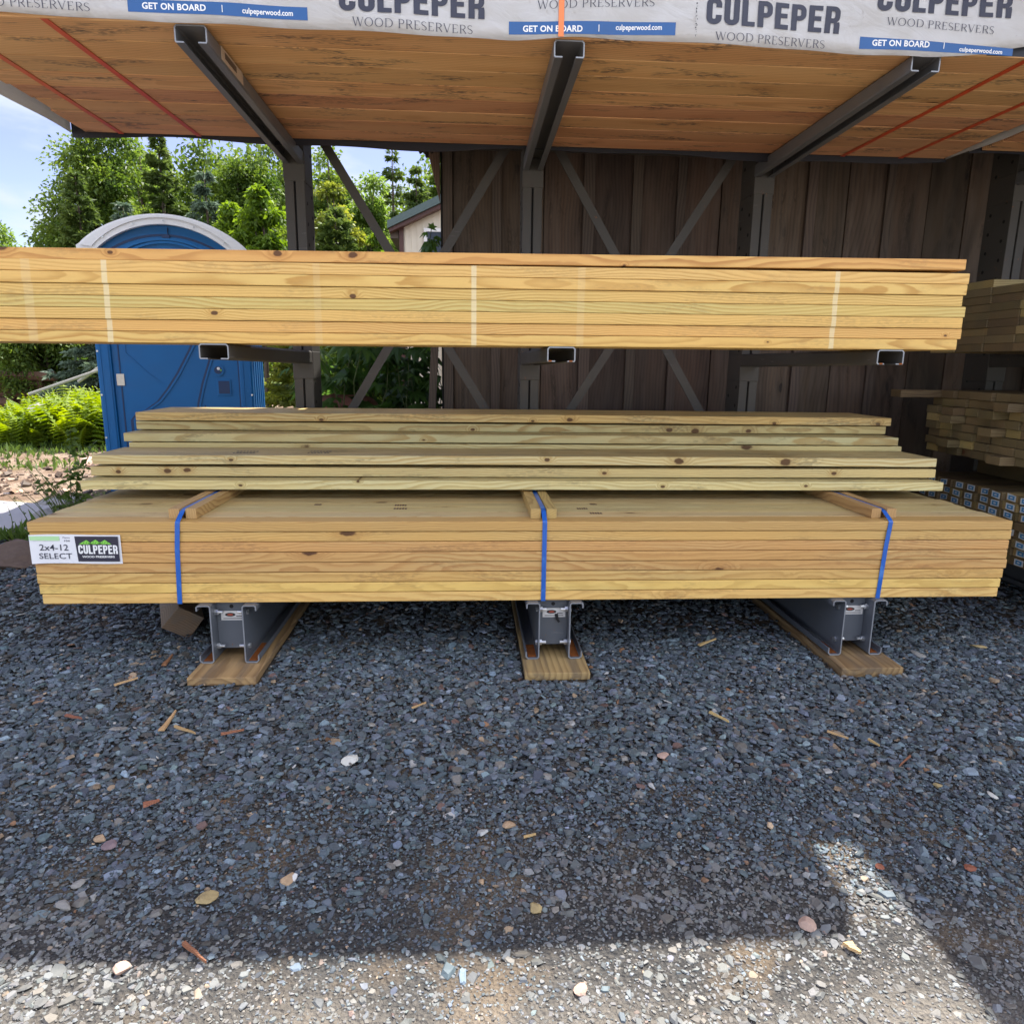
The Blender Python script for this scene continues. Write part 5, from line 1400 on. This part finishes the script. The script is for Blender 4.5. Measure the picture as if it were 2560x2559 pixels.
broadleaf('leafy_tree', -0.82, 15.5, 5.75, 0.85, 'round topped light green tree behind the diagonal brace', M['leaf_light'], 16, nclump=70, per=230, leaf=0.11, base=0.05, shape=0.35)
conifer('spruce', -0.42, 17.2, 6.6, 0.62, 'thin topped spruce with sparse dead looking spire', M['needle'], 17, 0.9, sparse_top=0.3)
conifer('spruce', 0.30, 15.6, 5.70, 0.85, 'dense green spruce above the shed roof', M['needle'], 18, 1.2)
conifer('spruce', 0.85, 17.5, 6.75, 0.85, 'taller spruce beside the barn eave, behind the shed', M['leaf_mid'], 19, 1.2)
broadleaf('leafy_shrub', 0.15, 9.1, 3.30, 0.34, 'bright shrub against the left end of the shed', M['leaf_bright'], 20, nclump=26, per=140, leaf=0.11, base=0.0, cat='shrub')
broadleaf('leafy_shrub', -0.15, 8.0, 2.62, 0.62, 'low leafy shrub under the diagonal brace', M['leaf_light'], 22, nclump=44, per=130, leaf=0.09, base=0.0, cat='shrub')
broadleaf('leafy_shrub', -8.6, 15.0, 3.2, 1.6, 'dark shrub thicket low at the left edge behind the ferns', M['leaf_mid'], 23, nclump=60, per=150, leaf=0.11, base=0.0, cat='shrub')
conifer('conifer', -4.7, 10.4, 2.5, 0.9, 'drooping grey green bush over the ferns at the left', M['needle_blue'], 24, 1.2)
broadleaf('leafy_shrub', -6.4, 11.5, 2.4, 0.9, 'dark leafy shrub beside the log pile', M['leaf_mid'], 25, nclump=40, per=130, leaf=0.10, base=0.0, cat='shrub')
# far wood closing the view between the nearer trees
def far_wood():
    r = np.random.default_rng(77)
    P, D, T = [], [], []
    for i in range(430):
        x = r.uniform(-34, 8); y = r.uniform(23, 30); h = r.uniform(7.4, 9.9) - 1.9 * math.exp(-((x + 1.4) / 1.3) ** 2) - 4.6 * max(0.0, min(1.0, (-x - 11.6) / 1.6)); w = r.uniform(0.8, 1.6)
        k = 700
        nc = 26
        cc = unit(r.normal(0, 1, (nc, 3))) * r.uniform(0.3, 1, (nc, 1)) ** 0.5
        cc[:, :2] *= np.clip(1.15 - 0.45 * (cc[:, 2:3] + 1), 0.3, 1.1)
        cc = cc * np.array([w, w, h * 0.48]) + np.array([x, y, h * 0.5])
        idx = np.arange(k) % nc
        off = unit(r.normal(0, 1, (k, 3))) * r.uniform(0, 1, (k, 1)) ** 0.6 * np.array([0.55, 0.55, 0.42])
        P.append(cc[idx] + off); D.append(off + np.array([0, 0, 0.1])); T.append(np.clip(r.normal(0.45, 0.15, k) + r.normal(0, 0.2) + r.normal(0, 0.12, nc)[idx], 0, 1))
    V = leaves(r, np.concatenate(P), np.concatenate(D), 0.17, 0.12)
    o = quads_mesh('far_wood', V, M['leaf_mid'], None, np.concatenate(T))
    return tag(o, 'far green wood closing the view behind the trees', 'wood', kind='stuff')
far_wood()
# unseen tall tree added behind the barn to shade the left of the yard
broadleaf('leafy_tree', 1.95, 5.45, 13.2, 1.35, 'unseen tall tree added behind the barn to shade the left of the yard', M['leaf_mid'], 31, nclump=70, per=230, leaf=0.16, base=0.66, shape=0.2, lean=-1.05)

# fern bank
def ferns():
    r = np.random.default_rng(41)
    V, T = [], []
    n = 1900
    for i in range(n):
        x = r.uniform(-7.5, -2.6); y = r.uniform(6.2, 8.6)
        if x > -2.95 and y < 6.7: continue
        if y < 6.55 + 0.35 * math.sin(2.3 * x) + 0.2 * math.sin(5.1 * x + 1): continue
        if math.sin(x * 3.1) * math.cos(y * 4.3) > 0.72: continue
        h = r.uniform(0.30, 0.86) * (0.8 + 0.25 * math.sin(1.7 * x + y)); a = r.uniform(0, 6.283); lean = r.uniform(0.12, 0.75)
        base = np.array([x, y, ground_z(x, y)])
        d = np.array([math.cos(a), math.sin(a), 0.0]); side = np.array([-d[1], d[0], 0])
        tint = np.clip(r.normal(0.5, 0.25), 0, 1)
        m_ = 13
        for j in range(m_):
            s = (j + 1) / m_
            c = base + np.array([0, 0, 1]) * h * (s - 0.28 * s * s * (1 + lean)) * 1.25 + d * lean * h * s * s
            wl = h * 0.24 * math.sin(min(1, s * 1.05 + 0.06) * math.pi) ** 0.8 + 0.01
            for sg in (-1, 1):
                tip = c + side * sg * wl + d * wl * 0.35 + np.array([0, 0, -0.25 * wl])
                w = d * 0.016 + np.array([0, 0, 0.012])
                V.append([c - w, c + w, tip, c + side * sg * wl * 0.5 - w * 0.9]); T.append(tint + 0.25 * (s - 0.5))
    o = quads_mesh('ferns', np.array(V), M['fern'], None, np.clip(np.array(T), 0, 1))
    return tag(o, 'bright yellow green fern bank at the left of the toilet', 'ferns', kind='stuff')
ferns()
def ground_cover():
    r = np.random.default_rng(43)
    P = np.concatenate([np.stack([r.normal(cx, sx, k), r.normal(cy, sy, k), np.zeros(k)], 1) for cx, cy, sx, sy, k in ((-2.9, 5.0, 0.5, 0.18, 170), (-3.9, 5.7, 0.5, 0.15, 120), (-1.9, 5.6, 0.3, 0.2, 130), (-5.0, 5.0, 0.6, 0.2, 90), (-1.30, 1.97, 0.12, 0.05, 130), (-1.36, 2.6, 0.05, 0.3, 60), (-5.5, 6.3, 1.2, 0.3, 600), (-3.6, 6.3, 0.8, 0.25, 700)  )])
    P[:, 2] = [ground_z(a, b) for a, b in P[:, :2]]
    D = np.tile(np.array([[0, 0, 1.0]]), (len(P), 1))
    V = leaves(r, P, D, 0.085, 0.026, 0.05)
    o = quads_mesh('ground_cover', V, M['weed'], None, r.uniform(0, 1, len(P)))
    return tag(o, 'low weeds and grass tufts on the bare soil and along the gravel edge', 'weeds', kind='stuff')
ground_cover()

# creeper with five-fingered leaves beside the barn corner
def palmate(r, p, d, size):
    """five pointed leaflets fanned from p; returns list of quads"""
    d = unit(np.array(d)); up = np.array([0, 0, 1.0]) + r.normal(0, 0.35, 3)
    s = unit(np.cross(d, up)); n = np.cross(s, d)
    out = []
    for k, (an, ln) in enumerate(((0, 1.0), (0.62, 0.88), (-0.62, 0.88), (1.25, 0.62), (-1.25, 0.62))):
        v = d * math.cos(an) + s * math.sin(an); w = np.cross(n, v)
        L = size * ln * r.uniform(0.9, 1.1)
        tip = p + v * L + np.array([0, 0, -0.30]) * L
        mid = p + v * L * 0.5 + n * L * 0.04
        out.append([p, mid + w * L * 0.19 - n * 0.02 * L, tip, p + v * L * 0.48 + n * L * 0.06])
        out.append([p, p + v * L * 0.48 + n * L * 0.06, tip, mid - w * L * 0.19 - n * 0.02 * L])
    return out
def creeper():
    r = np.random.default_rng(51)
    t = thing('creeper_bush', (0.95, 2.7, 0.0), 'dark creeper bush with five fingered leaves between the left post and the barn', 'bush')
    V, T = [], []
    m = MB()
    for s in range(30):
        x0 = r.uniform(0.58, 1.36); y0 = r.uniform(1.95, 3.0)
        pts = [np.array([x0, y0, 0.0])]
        dx, dy = r.normal(0, 0.10), r.normal(-0.02, 0.10)
        hh = r.uniform(1.0, 1.45)
        for q in range(7):
            pts.append(pts[-1] + np.array([dx * 0.25 + r.normal(0, 0.03), dy * 0.25 + r.normal(0, 0.03), hh / 7]))
        m.tube([Vector(p) for p in pts], [0.007 * (1 - 0.1 * q) for q in range(8)], 5)
        for q in range(2, 8):
            for e in range(4):
                a = r.uniform(0, 6.283)
                d = np.array([math.cos(a), math.sin(a) - 0.35, r.uniform(-0.5, 0.15)])
                pet = pts[q] + unit(d) * r.uniform(0.05, 0.13) + np.array([0, 0, 0.03])
                if pet[0] > 1.38 and pet[1] > 1.6: continue
                Q = palmate(r, pet, d, r.uniform(0.10, 0.185))
                V += Q; T += [np.clip(r.normal(0.35, 0.25), 0, 1)] * len(Q)
    quads_mesh('foliage', np.array(V), M['creeper'], t, np.array(T))
    m.build('stems', M['stem'], t, smooth=True)
    t2 = thing('creeper_shoot', (1.31, 2.5, 0.0), 'single creeper shoot with fresh pointed leaves against the shed window', 'shoot')
    m = MB(); V = []
    pts = [Vector((1.33, 2.55, 0.0)), Vector((1.335, 2.52, 0.9)), Vector((1.31, 2.50, 1.5)), Vector((1.297, 2.50, 1.94)), Vector((1.312, 2.50, 2.02))]
    m.tube(pts, [0.006, 0.005, 0.004, 0.003, 0.002], 5)
    for (p, d, sz) in (((1.297, 2.50, 1.925), (-0.75, -0.2, -0.75), 0.105), ((1.300, 2.49, 1.935), (0.75, -0.3, -0.15), 0.115), ((1.297, 2.49, 1.93), (0.05, -0.2, -1), 0.11), ((1.283, 2.50, 1.985), (-0.8, 0, -0.25), 0.06), ((1.31, 2.50, 2.01), (0.2, 0, 0.8), 0.06), ((1.335, 2.50, 1.965), (0.6, -0.1, -0.4), 0.08), ((1.30, 2.5, 1.87), (-0.6, -0.2, -0.6), 0.09)):
        V += palmate(r, np.array(p), d, sz)
    quads_mesh('leaves', np.array(V), M['creeper'], t2, r.uniform(0.5, 1, len(V)))
    m.build('stem', M['stem'], t2, smooth=True)
creeper()

# weeds at the edge of the pad
def weed(name, x, y, h, label, lean, flower, seed, leafy=10, leaf=0.05, group=None):
    r = np.random.default_rng(seed)
    t = thing(name, (x, y, 0.0), label, 'weed', group)
    m = MB(); V = []
    for s in range(1 if flower else 3):
        lx, ly = lean + r.normal(0, 0.04), r.normal(0, 0.05)
        pts = [np.array([x + (0 if flower else r.normal(0, 0.03)), y, 0.0])]
        for q in range(6):
            f = (q + 1) / 6
            pts.append(np.array([pts[0][0] + lx * f * f, y + ly * f, h * (1 - 0.12 * s) * f]))
        m.tube([Vector(p) for p in pts], [0.0042 * (1 - 0.12 * q) for q in range(7)], 5)
        for k in range(leafy):
            f = r.uniform(0.08, 0.97); i = min(5, int(f * 6)); p = pts[i] + (pts[i + 1] - pts[i]) * (f * 6 - i)
            a = r.uniform(0, 6.283)
            V.append(leaves(r, p[None], np.array([[math.cos(a), math.sin(a), 0.5]]), leaf * (1.2 - 0.6 * f), leaf * 0.4)[0])
        if flower:
            fl = MB(); c = Vector(pts[-1]); n = 12
            for k in range(n):
                a = 6.283 * k / n
                fl.add([c, c + Vector((math.cos(a - 0.16) * 0.016, math.sin(a - 0.16) * 0.016, 0.003)), c + Vector((math.cos(a) * 0.021, math.sin(a) * 0.021, 0.001)), c + Vector((math.cos(a + 0.16) * 0.016, math.sin(a + 0.16) * 0.016, 0.003))], [(0, 1, 2, 3)])
            fl.build('flower_head', M['petal'], t, recalc=False)
    quads_mesh('leaves', np.array(V), M['weed'], t, r.uniform(0.2, 1, len(V)))
    m.build('stem', M['stem'], t, smooth=True)
weed('tall_weed', -1.12, 2.25, 0.70, 'tall leafy weed standing left of the loose plank ends', 0.10, False, 61, 34, 0.075)
weed('tall_weed', -1.02, 2.05, 0.48, 'shorter leafy weed close to the loose plank ends', -0.12, False, 62, 26, 0.06)
weed('daisy', -1.36, 2.02, 0.21, 'daisy with a white flower head at the pad edge, nearest the picture edge', -0.11, True, 63, 5, 0.03, 'daisies at the pad edge')
weed('daisy', -1.28, 2.10, 0.28, 'daisy with a nodding white head, right of the nearest daisy', -0.10, True, 64, 8, 0.03, 'daisies at the pad edge')
for i in range(6):
    weed('dry_weed', -1.20 + 0.035 * i, 2.15 + 0.05 * (i % 3), 0.34 + 0.04 * (i % 4), 'thin dry weed stalk leaning over the pale pad', -0.16 + 0.01 * i, False, 70 + i, 5, 0.022, 'thin weed stalks over the pad')

# ------------------------------------------------------------------ rocks, pebbles, splinters, odds and ends
def rock(name, loc, size, mat, label, seed, flat=0.6, group=None, cat='stone', sub=2):
    bm = bmesh.new()
    bmesh.ops.create_icosphere(bm, subdivisions=sub, radius=0.5)
    r = random.Random(seed)
    a = [Vector((r.uniform(-1, 1), r.uniform(-1, 1), r.uniform(-1, 1))).normalized() for _ in range(9)]
    lim = [r.uniform(0.20, 0.42) for _ in a]
    for v in bm.verts:
        for n_, l in zip(a, lim):
            d = v.co.dot(n_)
            if d > l: v.co -= n_ * (d - l) * 0.9
        v.co += Vector((r.uniform(-1, 1), r.uniform(-1, 1), r.uniform(-1, 1))) * 0.012
        v.co = Vector((v.co.x * size[0], v.co.y * size[1], v.co.z * size[2]))
    me = bpy.data.meshes.new(name); bm.to_mesh(me); bm.free()
    me.materials.append(mat)
    o = bpy.data.objects.new(name, me)
    COL.objects.link(o)
    o.location = loc; o.rotation_euler = (0, 0, r.uniform(0, 6.28))
    return tag(o, label, cat, group)
G = 'stray stones on the gravel'
for (nm, x, y, s, mt, lab) in (
    ('pebble', 1.217, -0.671, (0.052, 0.045, 0.026), 'rock_white', 'large whitish stone, the palest on the dark gravel'),
    ('pebble', 1.001, -1.187, (0.040, 0.048, 0.014), 'rock_olive', 'flat ochre stone with a notched outline'),
    ('pebble', 1.159, -1.140, (0.040, 0.030, 0.020), 'rock_tan', 'smooth orange tan stone right of the flat ochre one'),
    ('pebble', 1.661, -0.981, (0.026, 0.036, 0.016), 'rock_tan', 'small cream stone lying in the middle of the gravel'),
    ('pebble', 2.263, -1.318, (0.034, 0.038, 0.026), 'rock_pink', 'round pinkish brown pebble at the edge of the sunlit patch'),
    ('pebble', 0.906, -1.367, (0.030, 0.032, 0.026), 'rock_pink', 'round pink pebble on the shadow edge at the lower left'),
    ('pebble', 0.682, -0.989, (0.040, 0.024, 0.018), 'rock_tan', 'oblong tan stone touching the mauve one at the left'),
    ('pebble', 0.710, -1.005, (0.034, 0.034, 0.018), 'rock_mauve', 'mauve stone touching the oblong tan one'),
    ('pebble', 2.136, -0.680, (0.032, 0.040, 0.014), 'rock_pink', 'flat pale pink stone right of the picture middle'),
    ('pebble', 0.708, -1.198, (0.040, 0.030, 0.018), 'rock_grey', 'brownish grey stone low at the left'),
    ('pebble', 0.703, -1.130, (0.030, 0.030, 0.015), 'rock_grey', 'grey stone above the brownish one at the left'),
    ('pebble', 2.721, -1.173, (0.026, 0.036, 0.014), 'rock_rust', 'brick red stone in the shade at the lower right'),
    ('pebble', 2.853, -0.862, (0.026, 0.024, 0.016), 'rock_olive', 'small ochre pebble in the shade at the right'),
    ('pebble', 3.366, 0.018, (0.062, 0.05, 0.024), 'rock_grey', 'broad grey stone right of the last sleeper board'),
    ('pebble', 3.672, 0.091, (0.060, 0.042, 0.022), 'rock_olive', 'pale ochre stone far right of the last sleeper board'),
    ('pebble', 1.702, -1.248, (0.026, 0.030, 0.018), 'rock_olive', 'olive pebble below the small cream stone'),
    ('pebble', 2.974, -0.908, (0.034, 0.022, 0.012), 'rock_white', 'flat pale stone near the right edge'),
    ('pebble', 2.513, -1.157, (0.018, 0.022, 0.012), 'rock_rust', 'tiny rust red stone at the top of the sunlit strip'),
    ('pebble', 1.768, -1.450, (0.028, 0.026, 0.018), 'rock_pink', 'round pinkish pebble in the sunlit gravel at the bottom'),
    ('pebble', 1.590, -1.166, (0.016, 0.016, 0.012), 'rock_tan', 'tiny round cream pebble below the middle')):
    s = (s[0] * 1.15, s[1] * 1.1, s[2] * 0.9)
    rock(nm, (x, y, (0.006 if y > -1.0 else 0.000) + s[2] * 0.2), s, M[mt], lab, int(x * 1000 + 77), group=G)
rock('boulder', (-1.02, 1.42, 0.035), (0.42, 0.34, 0.22), M['rock_brown'], 'brown field stone at the left picture edge beside the white tag', 5, cat='rock', sub=3)
rock('boulder', (-2.55, 5.35, 0.03), (0.62, 0.30, 0.16), M['rock_pink'], 'flat pale boulder on the bare soil left of the toilet', 8, cat='rock', sub=3)
rock('boulder', (-4.15, 7.1, 0.35), (0.5, 0.4, 0.45), M['rock_grey'], 'grey boulder half hidden in the ferns', 9, cat='rock', sub=3)
for i, (x, y, s) in enumerate(((-1.42, 2.55, (0.30, 0.24, 0.12)), (-1.62, 3.05, (0.34, 0.24, 0.12)), (-1.30, 2.25, (0.22, 0.20, 0.10)))):
    rock('slate_rock', (x, y, 0.03), s, M['rock_grey'], ('middle slate rock at the right edge of the pale pad', 'slate rock farthest back beside the pale pad', 'slate rock nearest the gravel beside the pale pad')[i], 30 + i, cat='rock', group='slate rocks at the pad edge')
G2 = 'wood splinters on the gravel'
for i, (p, q, w, red, lab) in enumerate((
    ((0.616, -0.489), (0.611, -0.367), 0.018, 0, 'wedge shaped yellow wood splinter at the left'),
    ((0.646, -0.466), (0.729, -0.515), 0.010, 0, 'straight yellow splinter right of the wedge shaped one'),
    ((0.805, -0.520), (0.868, -0.499), 0.009, 1, 'dark frayed splinter right of the straight yellow one'),
    ((0.273, -0.381), (0.338, -0.409), 0.012, 1, 'reddish wood chip near the left edge'),
    ((2.357, -0.436), (2.395, -0.506), 0.012, 0, 'forked yellow splinter right of the middle base'),
    ((2.502, 0.122), (2.594, 0.183), 0.014, 0, 'yellow wood chip left of the last sleeper board'),
    ((2.686, -0.573), (2.727, -0.622), 0.006, 0, 'thin yellow sliver at the right'),
    ((2.791, -0.625), (2.800, -0.667), 0.008, 0, 'small bent sliver beside the thin yellow one'),
    ((2.861, -0.722), (2.793, -0.778), 0.005, 1, 'thin reddish twig in the gravel at the right'),
    ((0.321, -0.168), (0.379, -0.116), 0.010, 0, 'pale splinter left of the first sleeper board'),
    ((1.000, -1.311), (1.061, -1.361), 0.009, 1, 'reddish stick on the shadow edge at the lower left'),
    ((0.728, -0.869), (0.763, -0.854), 0.020, 1, 'broken bark chip among the gravel at the left'),
    ((1.373, -0.373), (1.418, -0.341), 0.005, 0, 'tiny yellow sliver in front of the middle base'),
    ((0.424, -0.005), (0.416, 0.087), 0.020, 1, 'curled bark chip left of the first sleeper board'),
    ((1.695, -1.024), (1.725, -1.017), 0.004, 0, 'tiny straw near the small cream stone'),
    ((2.322, -1.372), (2.326, -1.400), 0.022, 0, 'short blocky wood chip in the sunlit gravel'))):
    p = Vector((*p, 0.013 if p[1] > -1.0 else 0.004)); q = Vector((*q, 0.015 if q[1] > -1.0 else 0.006)); d = (q - p).normalized(); s = Vector((-d.y, d.x, 0))
    w *= 0.5
    m = MB()
    r = random.Random(i)
    n = 5; Pt = []
    for k in range(n):
        f = k / (n - 1); ww = w * (1 - 0.75 * f) * r.uniform(0.8, 1.2); c = p.lerp(q, f) + s * r.uniform(-1, 1) * w * 0.3
        for (sg, dz) in ((-1, 0), (1, 0), (0.8, 0.006), (-0.8, 0.006)): Pt.append(c + s * sg * ww + Vector((0, 0, dz)))
    fs = [(k * 4 + e, k * 4 + (e + 1) % 4, k * 4 + 4 + (e + 1) % 4, k * 4 + 4 + e) for k in range(n - 1) for e in range(4)] + [(3, 2, 1, 0), (n * 4 - 4, n * 4 - 3, n * 4 - 2, n * 4 - 1)]
    m.add(Pt, fs)
    o = m.build('wood_splinter', M['chip_red'] if red else M['chip'], None, loc=p)
    tag(o, lab, 'splinter', G2)
# old timber block lying skewed behind the first base
m = MB()
ang = math.radians(24)
def tb(u, v, z): return (0.355 + u * math.cos(ang) - v * math.sin(ang), 0.30 + u * math.sin(ang) + v * math.cos(ang), z)
vs = [tb(u, v, z) for v in (0.0, 1.0) for (u, z) in ((-0.060, 0.055), (0.040, -0.012), (0.105, 0.072), (0.012, 0.135))]
m.add(vs, [(0, 1, 2, 3), (7, 6, 5, 4), (0, 4, 5, 1), (1, 5, 6, 2), (2, 6, 7, 3), (3, 7, 4, 0)])
tag(m.build('timber_block', M['timber'], None, loc=(0.3, 0.6, 0), bevel=0.004), 'old brown square timber lying tilted beside the first sleeper board', 'timber')
# rusty drum lying behind the rack
m = MB(); n = 28
dr = thing('metal_drum', (0.70, 2.36, 0.60), 'rusty red metal drum lying on its side under the creeper', 'drum')
prof = [(-0.215, 0.20), (-0.20, 0.25), (-0.17, 0.274), (-0.09, 0.282), (-0.075, 0.290), (-0.06, 0.282), (0.06, 0.282), (0.075, 0.290), (0.09, 0.282), (0.17, 0.270), (0.215, 0.235), (0.235, 0.17)]
rows = []
for (xx, rad) in prof:
    rows.append([(0.705 + xx, 2.44 + rad * math.cos(6.2832 * k / n), 0.63 + rad * math.sin(6.2832 * k / n)) for k in range(n + 1)])
m.grid(rows); m.build('shell', M['drum'], dr, smooth=True)
m = MB()
m.cyl((0.489, 2.44, 0.63), (0.495, 2.44, 0.63), 0.20, n=28); m.build('end_cap', M['drum'], dr)
m = MB(); m.cyl((0.934, 2.44, 0.63), (0.94, 2.44, 0.63), 0.17, n=28); m.build('end_cap', M['drum'], dr)
for i, sx in enumerate((0.56, 0.85)):
    o = MB().box(sx - 0.05, sx + 0.05, 2.2, 2.7, 0.0, 0.345).build('timber_block', M['timber'], None, loc=(sx, 2.45, 0), bevel=0.006)
    tag(o, ('hidden timber block carrying the left of the rusty drum', 'hidden timber block carrying the right of the rusty drum')[i], 'timber')
# log pile and bleached poles at the far left
r = random.Random(3)
for i in range(7):
    x, y, z = -7.6 + 0.12 * i, 11.0 + 0.15 * (i % 3), 0.20 + 0.14 + 0.17 * (i // 2) * 0.9
    m = MB(); m.cyl((x - 0.9, y, z + r.uniform(-0.02, 0.02)), (x + 0.85, y + r.uniform(-0.2, 0.2), z + r.uniform(-0.03, 0.03)), 0.10, 0.085, n=10)
    tag(m.build('log', M['logs'], None, loc=(x, y, z)), 'dark brown log in the pile at the left picture edge', 'log', 'log pile')
m = MB(); m.cyl((-4.75, 8.1, 0.62), (-3.45, 8.0, 1.06), 0.026, 0.022)
tag(m.build('pole', M['pole'], None, loc=(-4.1, 8.05, 0.9)), 'lower bleached pole lying across the ferns beside the toilet', 'pole', 'bleached poles')
m = MB(); m.cyl((-4.15, 8.3, 0.80), (-3.2, 8.2, 1.40), 0.024, 0.02)
tag(m.build('pole', M['pole'], None, loc=(-3.7, 8.25, 1.1)), 'steeper bleached pole behind the lower one beside the toilet', 'pole', 'bleached poles')
